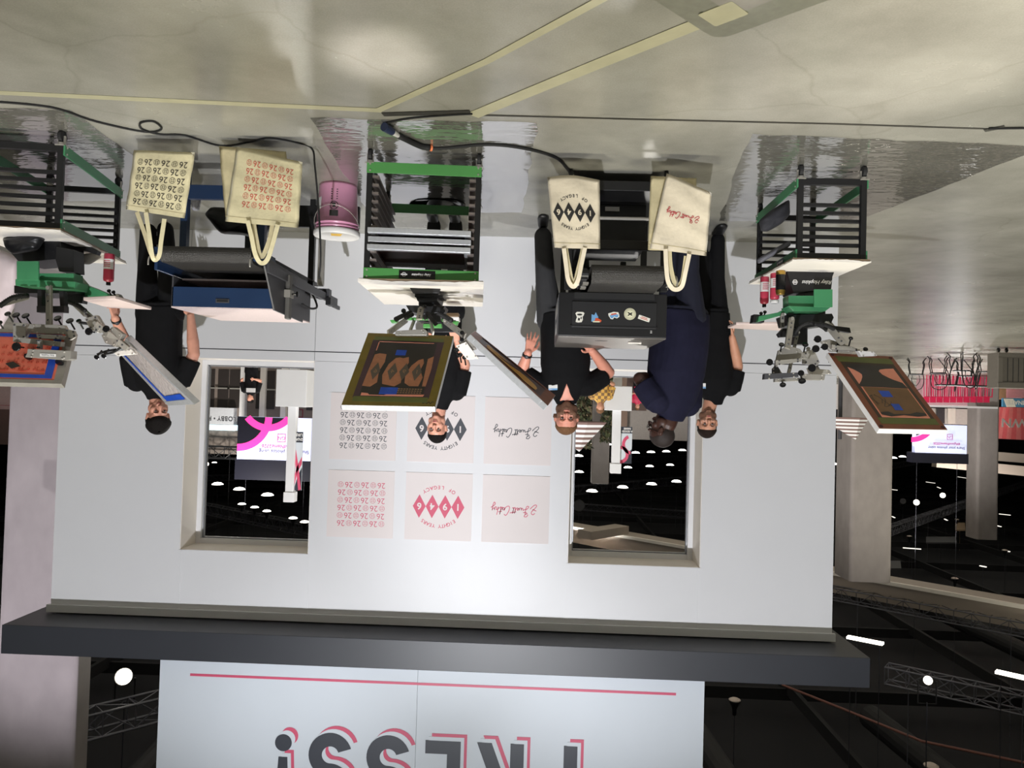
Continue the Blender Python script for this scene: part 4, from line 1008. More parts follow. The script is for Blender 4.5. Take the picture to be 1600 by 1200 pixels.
bm = B(); a, b_ = fx(893, 511), fx(1026, 474); bx(bm, a.x, b_.x, Y0-.010, Y0, min(a.z, b_.z), max(a.z, b_.z)); fp_ = obj('front_panel', bm, pm('black_front_panel', (30, 30, 32), .5), dB, bevel=.002)
bm = B(); a, b_ = fx(891, 509), fx(1027, 512); bx(bm, a.x, b_.x, Y0-.014, Y0-.0, a.z, b_.z); obj('panel_slot', bm, M_RUBBER, fp_)
bm = B(); bx(bm, -1.66, -1.12, Y0-.006, Y0+.02, .80, .842); obj('belt_opening', bm, M_RUBBER, dB)
bm = B()
for dz in (0, .011): q = fx(1016, 517); bx(bm, q.x-.012, q.x, Y0-.004, Y0, q.z+dz, q.z+dz+.004)
obj('tiny_label', bm, M_LABEL, dB)
bm = B(); cyl(bm, (-1.60, -1.75, 1.112), (-1.52, -1.75, 1.112), .007); cyl(bm, (-1.60, -1.75, 1.112), (-1.612, -1.75, 1.112), .009)
o = obj('marker_pen', bm, M_PAPER); tag(o, 'cream marker pen lying on top of the black dryer', 'pen')
# stickers
def stk(px, py): q = fx(px, py); return Vector((q.x, Y0-.0105, q.z))
def sticker(name, px, py, shapes):
    c = stk(px, py); root = None
    for k, (mt, pts, rot) in enumerate(shapes):
        bm = B(); M = plane_mat(c+Vector((0, -.0006*k, 0)), (math.cos(rot), 0, math.sin(rot)), (-math.sin(rot), 0, math.cos(rot)))
        poly2(bm, pts, M, .0006)
        o = obj(name if root is None else 'sticker_print', bm, mt, fp_ if False else (dB if root is None else root)); root = root or o
    return root
def circ(r, n=20, cx=0, cy=0, sx=1, sy=1): return [(cx+r*sx*math.cos(2*PI*i/n), cy+r*sy*math.sin(2*PI*i/n)) for i in range(n)]
M_SW = pm('sticker_white', (226, 224, 214), .5); M_SB = pm('sticker_blue', (110, 160, 206), .5); M_SR = pm('sticker_red', (208, 84, 48), .5); M_SC = pm('sticker_cream', (224, 222, 190), .5); M_SK = pm('sticker_black', (34, 34, 34), .5)
sticker('sticker', 906, 496, [(M_SW, [(-.028, -.032), (-.012, -.036), (.012, -.033), (.020, -.018), (.018, .004), (.024, .012), (.03, .028), (.02, .036), (-.02, .036), (-.032, .026), (-.026, .014), (-.02, .0), (-.026, -.016)], PI), (M_SK, circ(.012, 12, -.002, .018, 1.5, .55), PI), (M_SK, [(-.014, -.02), (-.002, -.024), (.002, -.008), (-.012, -.004)], PI), (M_SK, [(.004, -.01), (.012, -.014), (.012, .002), (.005, .002)], PI)])
sticker('sticker', 931, 496, [(M_SB, [(-.03, -.03), (-.03, .02), (-.012, .014), (-.002, .034), (.016, .0), (.0, -.03)], 0), (M_SR, [(-.028, -.032), (.034, -.032), (.036, -.02), (.01, -.006), (-.006, -.01), (-.01, -.03)], 0), (M_SC, [(-.02, -.033), (.026, -.033), (.026, -.027), (-.02, -.027)], 0)][0:3] if False else [(M_SB, [(.03, .03), (.03, -.02), (.012, -.014), (.002, -.034), (-.016, .0), (.0, .03)], 0), (M_SR, [(.02, .032), (-.034, .032), (-.038, .02), (-.01, .004), (.004, .006), (.006, .02)], 0), (M_SC, [(.02, .034), (-.026, .034), (-.026, .026), (.02, .026)], 0)])
sticker('sticker', 959, 493, [(M_SW, [(-.036, .0), (-.034, .016), (-.016, .024), (.0, .014), (.012, .026), (.026, .02), (.036, -.004), (.036, -.018), (.0, -.024), (-.032, -.016)], PI*.06), (M_SB, [(-.03, .0), (-.028, .014), (-.016, .019), (.0, .008), (.014, .02), (.024, .014), (.03, -.004), (.0, -.008)], PI*.06), (M_SR, [(-.02, -.004), (.02, -.004), (.016, -.012), (-.016, -.012)], PI*.06)])
so = sticker('sticker', 984, 491, [(M_SC, circ(.040, 26), 0), (M_SK, circ(.036, 26), 0), (M_SC, circ(.034, 26), 0), (M_SK, circ(.028, 26), 0), (M_SC, circ(.0265, 26), 0), (M_SK, [(-.016, -.01), (-.010, -.01), (.016, .008), (.016, .012), (.010, .012), (-.016, -.005)], 0), (M_SK, [(-.016, .01), (-.010, .011), (.016, -.007), (.016, -.012), (.010, -.011), (-.016, .006)], 0), (M_SK, circ(.005, 10), 0)])
sticker('sticker', 1006, 498, [(M_SW, [(-.04, -.014), (.036, -.014), (.04, -.01), (.04, .014), (-.036, .014), (-.04, .01)], PI*-.1+PI), (M_INKR, [(-.026, -.006), (.026, -.006), (.026, -.002), (-.026, -.002)], PI*-.1+PI), (M_INKR, [(-.02, .003), (.02, .003), (.02, .007), (-.02, .007)], PI*-.1+PI)])
# belt with front roller
bm = B(); zc, rr_ = .735, .060; yf = -2.36; pr_ = []
for i in range(13):
    a = PI/2+PI*i/12; pr_.append((yf+math.cos(a)*rr_, zc+math.sin(a)*rr_))
pts_ = [(-1.10, zc+rr_)]+[(yf, zc+rr_)]+pr_+[(yf, zc-rr_), (-1.10, zc-rr_)]
A_, B_ = [], []
for (y, z) in pts_:
    A_.append(bm.verts.new((-1.655, y, z))); B_.append(bm.verts.new((-1.205, y, z)))
for i in range(len(A_)-1): bm.faces.new((A_[i], A_[i+1], B_[i+1], B_[i]))
bm.faces.new((A_[-1], A_[0], B_[0], B_[-1])); obj('conveyor_belt', bm, M_BELT, dB, smooth=False)
for x in (-1.70, -1.16):
    bm = B(); bx(bm, x-.02, x+.02, -2.38, -1.95, .70, .775); cyl(bm, (x-.03, yf, zc), (x+.03, yf, zc), .03); rl_ = obj('belt_side_rail', bm, M_BLACK, dB, bevel=.003)
    bm = B(); bx(bm, x-.035, x+.0, -2.30, -2.20, .776, .784); bx(bm, x-.03, x+.005, -2.12, -2.04, .776, .786); obj('steel_bracket', bm, M_STEEL, rl_)
# legs, lower tray, crossbars
for (x, y) in ((-1.70, -2.12), (-1.07, -2.12), (-1.70, -1.12), (-1.07, -1.12)):
    bm = B(); bx(bm, x-.022, x+.022, y-.022, y+.022, .07, .80); obj('leg', bm, M_BLACK, dB); caster(dB, (x, y), .036)
for nm, q in (('front_crossbar', (-1.70, -1.07, -2.14, -2.10, .47, .53)), ('rear_crossbar', (-1.70, -1.07, -1.14, -1.10, .47, .53)), ('lower_tray', (-1.72, -1.05, -2.14, -1.10, .075, .14)), ('support_post', (-1.515, -1.475, -1.55, -1.51, .5, .80)), ('control_box', (-1.62, -1.14, -1.78, -1.25, .14, .44))):
    bm = B(); bx(bm, *q); obj(nm, bm, M_BLACK, dB, bevel=.003)
bm = B(); cyl(bm, (-1.66, -2.0, .29), (-1.1, -2.0, .29), .012); obj('tray_rod', bm, M_STEEL, dB)
bm = B(); bx(bm, -1.43, -1.33, -1.80, -1.785, .16, .19); obj('clear_tag', bm, M_LABEL, dB)
HOOKB = [(-1.07-.0, -2.42, .80), (-1.72, -2.42, .80)]
for x in (-1.72, -1.12):
    bm = B(); tube(bm, [(x, -2.36, .74), (x, -2.47, .76), (x, -2.50, .80), (x, -2.50, .83)], .006, 8, 4); obj('hook', bm, M_STEEL, dB, smooth=True)

# ================================================================ BLUE DRYER
dD = thing('conveyor_dryer', 'dark blue conveyor dryer with a pale speckled top and grey side plate', 'dryer', (1.16, -1.9, 0))
X0, X1, Y0, Y1 = .83, 1.50, -2.30, -1.50
bm = B(); bx(bm, X0, X1, Y0, Y0+.015, .868, .997); pnl = obj('front_panel', bm, M_DBLUE, dD, bevel=.003)
bm = B(); a = at(348, 470, Y0); bx(bm, a.x-.045, a.x+.045, Y0-.006, Y0, a.z-.012, a.z+.014); h_ = obj('recessed_handle', bm, M_DGREY, pnl, bevel=.002)
bm = B(); bx(bm, a.x-.036, a.x+.036, Y0-.007, Y0-.0055, a.z-.006, a.z+.008); obj('handle_recess', bm, M_RUBBER, h_)
bm = B(); bx(bm, X0, X1, Y0+.002, Y1, .998, 1.006); obj('top_insulation', bm, M_PINKW, dD)
bm = B(); bx(bm, X0, X1, Y1-.02, Y1, .75, .998); bx(bm, X1-.01, X1, Y0, Y1, .80, .998); bx(bm, X0, X0+.01, Y0, Y1, .80, .998); obj('chamber_shell', bm, M_DGREY, dD)
bm = B(); bx(bm, X0+.02, X1-.02, Y0+.10, Y1-.03, .80, .812); obj('inner_lining', bm, M_PINKW, dD)
bm = B(); slab(bm, [(X0-.004, -2.52, .70), (X0-.004, -2.52, .76), (X0-.004, -2.32, 1.01), (X0-.004, -1.72, 1.025), (X0-.004, -1.68, .72)], (-1, 0, 0), .012); obj('side_plate', bm, M_DGREY, dD, bevel=.002)
bm = B(); bx(bm, X0-.05, X0-.018, -2.14, -2.08, .745, 1.045); sb_ = obj('side_post', bm, pm('worn_grey_post', (98, 96, 92), .5, .3, nz=(14, .14)), dD, bevel=.008)
bm = B(); bx(bm, X0-.056, X0-.016, -2.15, -2.07, .85, .90); obj('post_clamp', bm, M_ALUD, sb_)
bm = B(); knob(bm, (X0-.085, -2.11, .875), (-1, 0, 0), .02); cyl(bm, (X0-.09, -2.11, .875), (X0-.05, -2.11, .875), .006); obj('knob', bm, M_BLACKG, sb_)
bm = B(); bx(bm, X0-.035, X0-.016, -2.5, -.85, .735, .795); obj('side_rail', bm, M_DGREY, dD, bevel=.002)
bm = B(); bx(bm, X1+.0, X1+.02, -2.5, -.85, .735, .795); obj('side_rail', bm, M_DBLUE, dD, bevel=.002)
bm = B(); bx(bm, X0-.06, X0-.04, -1.05, -.86, .80, .83); bx(bm, X0-.07, X0-.03, -1.2, -1.08, .77, .83); sw = obj('switch_box', bm, M_BLACK, dD, bevel=.003)
q = at(503, 460, -1.2); bm = B(); lathe(bm, [(.014, 0), (.016, .006), (.014, .012)], q, (0, -1, 0), 14); obj('red_button', bm, pm('red_button_plastic', (214, 70, 80), .4), sw, smooth=True)
bm = B(); bx(bm, q.x-.05, q.x+.05, -1.18, -1.1, q.z-.05, q.z+.03); obj('button_box', bm, M_DGREY, sw, bevel=.004)
bm = B(); tube(bm, [at(472, 475, -1.8), at(485, 482, -1.6), at(495, 480, -1.4), at(492, 468, -1.25), at(484, 452, -1.2)], .008, 8, 6); obj('cable', bm, M_RUBBER, dD, smooth=True)
bm = B(); q0, q1 = at(501, 446, -1.25), at(503, 330, -1.25); bx(bm, q0.x-.022, q0.x+.022, -1.27, -1.23, .0, q0.z); obj('channel_leg', bm, M_ALUD, dD)
# belt
bm = B(); zc, rr_ = .70, .050; yf = -2.52
pts_ = [(-.95, zc+rr_), (yf, zc+rr_)]+[(yf+math.cos(PI/2+PI*i/12)*rr_, zc+math.sin(PI/2+PI*i/12)*rr_) for i in range(13)]+[(-.95, zc-rr_)]
A_, B_ = [], []
for (y, z) in pts_:
    A_.append(bm.verts.new((.885, y, z))); B_.append(bm.verts.new((1.46, y, z)))
for i in range(len(A_)-1): bm.faces.new((A_[i], A_[i+1], B_[i+1], B_[i]))
obj('conveyor_belt', bm, M_BELT, dD)
for x in (.862, 1.483):
    bm = B(); bx(bm, x-.018, x+.018, -2.55, -2.25, .66, .735); cyl(bm, (x-.02, yf, zc), (x+.02, yf, zc), .028); obj('roller_block', bm, M_DBLUE, dD, bevel=.003)
    bm = B(); tube(bm, [(x, -2.5, .70), (x, -2.62, .73), (x, -2.645, .76), (x, -2.645, .79)], .005, 8, 4); obj('hook', bm, M_STEEL, dD, smooth=True)
for (x, y) in ((1.43, -2.30), (.92, -2.30), (1.43, -1.2), (.92, -1.2)):
    bm = B(); bx(bm, x-.022, x+.022, y-.022, y+.022, .0, .70); obj('leg', bm, M_DBLUE if y < -2 else M_BLACK, dD)
for nm, q, mt in (('front_crossbar', (.90, 1.45, -2.33, -2.29, .21, .30), M_DBLUE), ('rear_crossbar', (.55, 1.45, -1.22, -1.18, .05, .22), M_BLACK)):
    bm = B(); bx(bm, *q); obj(nm, bm, mt, dD, bevel=.002)
cloth('black bag of tools under the blue dryer', [(318, 335), (330, 322), (420, 330), (436, 345), (410, 375), (380, 368), (345, 366)], -1.65, M_BLACK, 'black_bag', .3, seed=21, amp=.015, cat='bag')
cloth('crumpled clear wrap beside the black bag under the blue dryer', [(298, 296), (318, 296), (312, 330), (300, 330), (296, 312)], -1.55, pm('grey_film_wrap', (160, 160, 168), .15, bump=(30, .6)), 'plastic_wrap', .2, seed=22, cat='wrap')
# ================================================================ TOTE BAGS
def tote(lab, c4, y, mt, inkmt, design, straps=None, group='cotton tote bags hanging on the dryers', seed=1, loop=None, lower=None, dsc=.8, dcen=(.5, .47), thick=.016):
    """c4: photo corners (hem-left, hem-right, mouth-left, mouth-right) at depth y; hem is the low end"""
    HL, HR, ML, MR = [at(px, py, y) for px, py in c4]
    t = thing('tote_bag', lab, 'tote bag', (HL+HR)/2, group); rr = random.Random(seed)
    NU, NV = 16, 18; n = Vector((0, -1, 0))
    ph = rr.uniform(0, 6)
    def S(u, v, side):
        p = (HL*(1-u)+HR*u)*(1-v)+(ML*(1-u)+MR*u)*v
        if lower: p = p+Vector((0, 0, -lower*math.sin(PI*u)*(1-v)**2))
        belly = math.sin(PI*min(max(u, 0), 1))**.5*(.35+.65*math.sin(PI*min(v+.12, 1)))
        wv = .004*math.sin(9*u+ph+3*v)+.003*math.sin(17*v+5*u+ph)
        return p+n*side*(thick*belly*.6+.001)+n*(wv*(1 if side > 0 else .4)+.012*math.sin(2.2*u+ph)*(1-v))
    bm = B(); G = {}
    for s_ in (1, -1):
        for i in range(NU+1):
            for j in range(NV+1):
                if s_ == -1 and i in (0, NU): G[s_, i, j] = G[1, i, j]; continue
                if s_ == -1 and j == 0: G[s_, i, j] = G[1, i, j]; continue
                G[s_, i, j] = bm.verts.new(S(i/NU, j/NV, s_))
    for s_ in (1, -1):
        for i in range(NU):
            for j in range(NV):
                q = [G[s_, i, j], G[s_, i+1, j], G[s_, i+1, j+1], G[s_, i, j+1]]
                if len(set(q)) >= 3:
                    try: bm.faces.new(q if s_ == 1 else q[::-1])
                    except ValueError: pass
    obj('bag_body', bm, mt, t, smooth=True)
    # stitched hem at the mouth
    bm = B(); prev = None
    for i in range(NU+1):
        cur = (bm.verts.new(S(i/NU, .925, 1)+n*.0012), bm.verts.new(S(i/NU, .935, 1)+n*.0022))
        if prev: bm.faces.new((prev[0], cur[0], cur[1], prev[1]))
        prev = cur
    obj('hem_stitch', bm, M_CANVASB, t)
    for k, st in enumerate(straps or []):
        bm = B(); P = [at(px, py, yy) for px, py, yy in st]; tube(bm, P, 0, sm=6, flat=(.026, .003, (0, -1, .15))); obj('strap', bm, mt if k == 0 else M_CANVASB, t)
    if design:
        U = (HR+MR-HL-ML)/2; W_ = (ML+MR-HL-HR)/2
        s = U.length*dsc
        M0 = plane_mat((0, 0, 0), (1, 0, 0), (0, 1, 0)); bm = B(); inkw = None
        if design == '26': design_26(bm, M0, s)
        elif design == '1946': inkw = B(); design_1946(bm, M0, s, inkw)
        else: design_sig(bm, M0, s, .014)
        # drape the flat drawing over the bag front; hem is at the bottom of the drawing
        flip = 1 if U.x > 0 else -1
        for b_, h_, nm, mm in ((bm, .0016, 'print', inkmt), (inkw, .0024, 'digits', mt)):
            if b_ is None: continue
            for _ in range(4):
                es = [e for e in b_.edges if e.calc_length() > .018]
                if es: bmesh.ops.subdivide_edges(b_, edges=es, cuts=1, use_grid_fill=True)
            for vv in b_.verts:
                u = dcen[0]+flip*vv.co.x/U.length; v = dcen[1]+vv.co.y/W_.length
                e = .02
                vv.co = S(u, v, 1)+n*(h_+max(vv.co.z, 0)*.5)
            obj(nm, b_, mm, t)
    return t
# corners given hem-left/right as seen upright: upright left = larger photo x
tote('natural tote bag with rows of black 26 hanging on the blue dryer', [(307, 240), (208, 234), (288, 341), (197, 327)], -2.68, M_CANVAS, M_INKK, '26', [[(280, 338, -2.70), (257, 342, -2.70), (252, 375, -2.70), (249, 398, -2.69), (243, 406, -2.67), (238, 400, -2.69), (233, 365, -2.71), (228, 332, -2.71)][1:], [(214, 331, -2.66), (226, 365, -2.66), (236, 396, -2.66), (243, 404, -2.65)]], seed=3, dsc=1.14, dcen=(.50, .52))
tote('blank natural tote bag hanging behind the red 26 print bag', [(446, 236), (342, 228), (460, 352), (353, 346)], -2.645, M_CANVASB, None, None, [], seed=5)
tote('natural tote bag with rows of red 26 hanging on the blue dryer', [(474, 255), (368, 228), (466, 356), (352, 346)], -2.70, M_CANVAS, M_INKR, '26', [[(387, 345, -2.73), (393, 370, -2.72), (399, 398, -2.70), (408, 411, -2.68), (418, 405, -2.70), (427, 378, -2.72), (434, 351, -2.73)], [(396, 345, -2.68), (400, 370, -2.68), (408, 402, -2.67), (420, 378, -2.68), (426, 350, -2.68)]], seed=7, dsc=.96, dcen=(.47, .46))
tote('pale tote bag with black 1946 diamonds hanging on the black dryer', [(937, 282), (855, 276), (938, 389), (866, 387)], -2.52, M_CANVASW, M_INKK, '1946', [[(881, 388, -2.54), (884, 410, -2.53), (888, 438, -2.52), (896, 448, -2.50), (903, 438, -2.52), (909, 410, -2.53), (914, 387, -2.54)], [(884, 388, -2.50), (888, 412, -2.50), (896, 444, -2.48), (905, 415, -2.50), (911, 388, -2.50)]], seed=9, dsc=1.02, dcen=(.52, .50), lower=.02)
tote('blank pale tote bag hanging behind the red signature bag', [(1088, 279), (1017, 274), (1086, 392), (1012, 391)], -2.475, M_CANVASB, None, None, [], seed=11)
tote('pale tote bag with a red signature hanging on the black dryer', [(1111, 303), (1042, 270), (1104, 400), (1015, 388)], -2.53, M_CANVASW, M_INKR2, 'sig', [[(1040, 389, -2.56), (1041, 415, -2.55), (1044, 440, -2.53), (1053, 452, -2.51), (1065, 448, -2.52), (1071, 425, -2.55), (1077, 397, -2.56)], [(1046, 390, -2.52), (1048, 418, -2.51), (1056, 446, -2.5), (1066, 438, -2.5), (1072, 400, -2.51)]], seed=13, dsc=.82, dcen=(.5, .48))
# ================================================================ THE HALL BEYOND
def vrect(bm, x0, y0, x1, y1, d, t=.05):
    """upright box whose front face fills the photo rectangle at depth d"""
    a, b_ = at(x0, y0, d), at(x1, y1, d); bx(bm, a.x, b_.x, d, d+t, a.z, b_.z)
# --- lobby facade seen through the right window
lf = thing('lobby_facade', 'beige lobby wall with dark double doors and LOBBY lettering seen through the right window', 'facade', at(400, 566, 30))
D = 30
z3 = at(350, 672, D).z; zd = at(350, 637, D).z; xl, xr = at(520, 600, D).x, at(270, 600, D).x
bm = B(); bx(bm, xl, xr, D, D+.5, 0, zd+.4); obj('lower_wall', bm, pm('taupe_wall', (128, 116, 108), .6), lf)
bm = B(); bx(bm, at(372, 600, D).x, xr+2, D-.4, D+.1, zd, z3); obj('lettered_band', bm, pm('pale_band', (206, 208, 212), .5), lf)
bm = B(); bx(bm, at(374, 600, D).x, xr+2, D-.42, D, z3-.26, z3-.0); obj('light_cove', bm, pm('cove_glow', (215, 236, 240), .5, emit=((214, 238, 244), 1.1)), lf)
bm = B(); bx(bm, xl-2, xr+2, D-.2, D+.4, z3, z3+1.15); obj('upper_wall', bm, pm('warm_grey_wall', (120, 110, 102), .6), lf)
M_DOOR = pm('dark_brown_door', (48, 42, 40), .4)
for (a, b_) in ((316, 336), (341, 358), (359, 377), (401, 407), (414, 430), (480, 500)):
    bm = B(); a0, a1 = at(a, 600, D), at(b_, 600, D); bx(bm, a0.x, a1.x, D-.05, D, 0.35, zd-.0); dr = obj('door_leaf', bm, M_DOOR, lf, bevel=.02)
    bm = B(); z = at(358, 607, D).z; bx(bm, (a0.x+a1.x)/2-.35, (a0.x+a1.x)/2+.35, D-.12, D-.07, z-.03, z+.03); obj('push_bar', bm, M_STEEL, dr)
for px in (379, 410, 443):
    bm = B(); vrect(bm, px-2.5, 566, px+2.5, 652, D-.3, .4); obj('wall_post', bm, M_CREAM if px > 400 else M_LABEL, lf)
bm = B(); addmesh(bm, tmesh('LOBBY • R', .30, plane_mat((at(347, 655, D-.42).x, D-.425, at(345, 654, D-.42).z), (1, 0, 0), (0, 0, 1)), .004, .0)); obj('lobby_lettering', bm, M_DGREY, lf)
bm = B(); addmesh(bm, tmesh('D', .62, plane_mat((at(468, 645, D).x, D-.01, at(468, 645, D).z), (1, 0, 0), (0, 0, 1)), .004, .0)); obj('letter', bm, pm('maroon_letter', (120, 50, 60), .5), lf)

M_LED = pm('screen_lavender', (214, 220, 250), .4, nz=(1, .01), emit=((210, 218, 255), .68))
M_LEDP = pm('screen_pink', (250, 60, 150), .4, emit=((250, 58, 150), .75)); M_LEDK = pm('screen_black', (28, 28, 38), .3)
M_LEDT = pm('screen_text_grey', (110, 100, 130), .4); M_LEDR = pm('screen_text_rose', (210, 90, 150), .4)
def led(lab, x0, x1, y0, y1, d, casing, shift):
    """x0>x1: upright left is the larger photo x; y0 low edge, y1 high edge"""
    a, b_ = at(x0, y0, d), at(x1, y1, d); W_, H_ = b_.x-a.x, b_.z-a.z
    t = thing('video_screen', lab, 'video screen', (a.x+W_/2, d, a.z))
    bm = B(); bx(bm, a.x, b_.x, d, d+.3, a.z, b_.z); obj('screen_face', bm, M_LED, t)
    bm = B(); bx(bm, a.x-.1, b_.x+.1, d+.05, d+.5, b_.z, b_.z+casing); obj('casing', bm, M_LEDK, t)
    for q in (.1, .9):
        bm = B(); cyl(bm, (a.x+W_*q, d+.3, b_.z), (a.x+W_*q, d+.3, 11.97), .008, n=6); obj('hanging_cable', bm, M_TRUSSB, t)
    M = plane_mat((a.x, d-.01, a.z), (1, 0, 0), (0, 0, 1))
    k = H_
    return t, M, W_, H_
t, M, W_, H_ = led('large bright screen with black and pink rings seen through the right window', 487, 370, 654, 717, 28, .95, 0)
bm = B(); poly2(bm, [(W_, 0)]+[(W_+H_*.72*math.cos(a), H_*.68*math.sin(a)) for a in [PI/2+PI/2*i/12 for i in range(13)]], M, .01); poly2(bm, [(H_*(1.03+.55*math.cos(a)), H_*(-.37+.55*math.sin(a))) for a in [R(43)+R(94)*i/10 for i in range(11)]], M, .011); obj('black_field', bm, M_LEDK, t)
bm = B(); ring2(bm, (1.03*H_, -H_*.37), H_*.62, H_*.16, M @ Matrix.Translation((0, 0, .014)), 24, R(38), R(142)); ring2(bm, (W_, -H_*.0), H_*.73, H_*.17, M @ Matrix.Translation((0, 0, .013)), 24, PI*.5, PI*.999); obj('pink_ring', bm, M_LEDP, t)
bm = B(); addmesh(bm, tmesh('Share your photos using', H_*.12, M @ Matrix.Translation((W_*.36, H_*.80, .012)), .002, .002)); obj('screen_text', bm, M_LEDT, t)
bm = B(); addmesh(bm, tmesh('#AgoodName2026', H_*.12, M @ Matrix.Translation((W_*.40, H_*.68, .012)), .002, .002)); ring2(bm, (W_*.40, H_*.48), H_*.13, H_*.02, M @ Matrix.Translation((0, 0, .012)) , 4, PI/4, PI/4+2*PI); addmesh(bm, tmesh('GN', H_*.12, M @ Matrix.Translation((W_*.40, H_*.48, .012)), .002)); obj('screen_text_rose', bm, M_LEDR, t)
t, M, W_, H_ = led('bright screen with a pink arc at the far left between two columns', 1511, 1431, 665, 707, 22, .38, 0)
bm = B(); poly2(bm, [(W_*.74, 0), (W_, 0), (W_, H_*.4), (W_*.86, H_*.3), (W_*.78, H_*.12)], M, .01); obj('black_field', bm, M_LEDK, t)
bm = B(); ring2(bm, (W_*1.1, -H_*.25), H_*.80, H_*.18, M @ Matrix.Translation((0, 0, .012)), 16, PI*.5, PI*.86); obj('pink_ring', bm, M_LEDP, t)
bm = B(); addmesh(bm, tmesh('Share your photos using', H_*.13, M @ Matrix.Translation((W_*.40, H_*.80, .012)), .002, .002)); obj('screen_text', bm, M_LEDT, t)
bm = B(); addmesh(bm, tmesh('#AgoodName2026', H_*.12, M @ Matrix.Translation((W_*.40, H_*.66, .012)), .002, .002)); ring2(bm, (W_*.34, H_*.42), H_*.13, H_*.025, M @ Matrix.Translation((0, 0, .012)), 4, PI/4, PI/4+2*PI); addmesh(bm, tmesh('GN', H_*.14, M @ Matrix.Translation((W_*.34, H_*.42, .012)), .002)); obj('screen_text_rose', bm, M_LEDR, t)

# --- banner poles with square boxes behind both windows
def bpole(lab, bx0, bx1, by0, by1, px, ptop, d, ban, flip, words):
    a, b_ = at(bx0, by0, d), at(bx1, by1, d); cx = (a.x+b_.x)/2; w_ = b_.x-a.x
    pc = at(px, by1, d).x
    t = thing('banner_pole', lab, 'banner pole', (pc, d+w_/2, 0))
    bm = B(); bx(bm, a.x, b_.x, d, d+w_, a.z, b_.z); obj('square_box', bm, M_WHITE, t, bevel=.01)
    zt = at(px, ptop, d).z
    bm = B(); bx(bm, pc-.085, pc+.085, d+w_/2-.085, d+w_/2+.085, 0, zt); obj('pole', bm, M_WHITE, t, bevel=.008)
    bm = B(); bx(bm, pc-.11, pc+.11, d+w_/2-.11, d+w_/2+.11, zt-.20, zt+.0); obj('pole_cap', bm, M_WHITE, t, bevel=.008)
    c0, c1_ = at(ban[0], ban[1], d+w_/2), at(ban[2], ban[3], d+w_/2); yb = d+w_/2
    bm = B(); bx(bm, c0.x, c1_.x, yb-.01, yb+.01, c0.z, c1_.z); bn = obj('banner', bm, M_SIGN, t)
    W2, H2 = c1_.x-c0.x, c1_.z-c0.z; M = plane_mat((c0.x, yb-.012, c0.z), (1, 0, 0), (0, 0, 1))
    bm = B(); poly2(bm, [(0, 0), (W2, 0), (W2, H2*.18), (0, H2*.18)], M, .001); obj('banner_foot', bm, M_NAVYINK, bn); bm = B()
    poly2(bm, [(0, H2), (0, H2*.6), (W2*.4, H2*.75), (W2*.8, H2)], M, .001); obj('banner_dark', bm, M_NAVYINK, bn)
    bm = B(); M2 = M @ Matrix.Translation((0, 0, .003))
    if flip: ring2(bm, (W2*1.0, H2*.76), W2*.62, W2*.26, M2, 20, PI*.5, PI*1.5); ring2(bm, (W2*.0, H2*.48), W2*.72, W2*.26, M2, 20, -PI*.35, PI*.45)
    else:
        poly2(bm, [(W2*.02, H2*.98), (W2*.30, H2), (W2*.62, H2*.62), (W2*1.0, H2*.30), (W2*1.0, H2*.16+H2*.03), (W2*.7, H2*.30), (W2*.35, H2*.60)], M2, .001); poly2(bm, [(W2*.96, H2*.92), (W2*.55, H2*.60), (W2*.02, H2*.42), (W2*.02, H2*.55), (W2*.45, H2*.68), (W2*.8, H2)], M2, .001)
    obj('banner_pink', bm, M_PINKINK, bn)
    bm = B()
    for k, s_ in enumerate(words): addmesh(bm, tmesh(s_, H2*.07, M2 @ Matrix.Translation((W2*.42, H2*(.125-.075*k), 0)), .001, .003))
    obj('banner_words', bm, M_LABEL, bn)
bpole('white square pole with a box and pink banner seen through the right window', 480, 430, 578, 635, 451, 787, 8.0, (474, 675, 456, 766), False, ('GNAT', 'URE'))
bpole('white square pole with a box and pink banner seen through the left window', 988, 946, 604, 641, 966, 741, 8.6, (988, 667, 968, 724), True, ('A GOOD', 'NAME'))

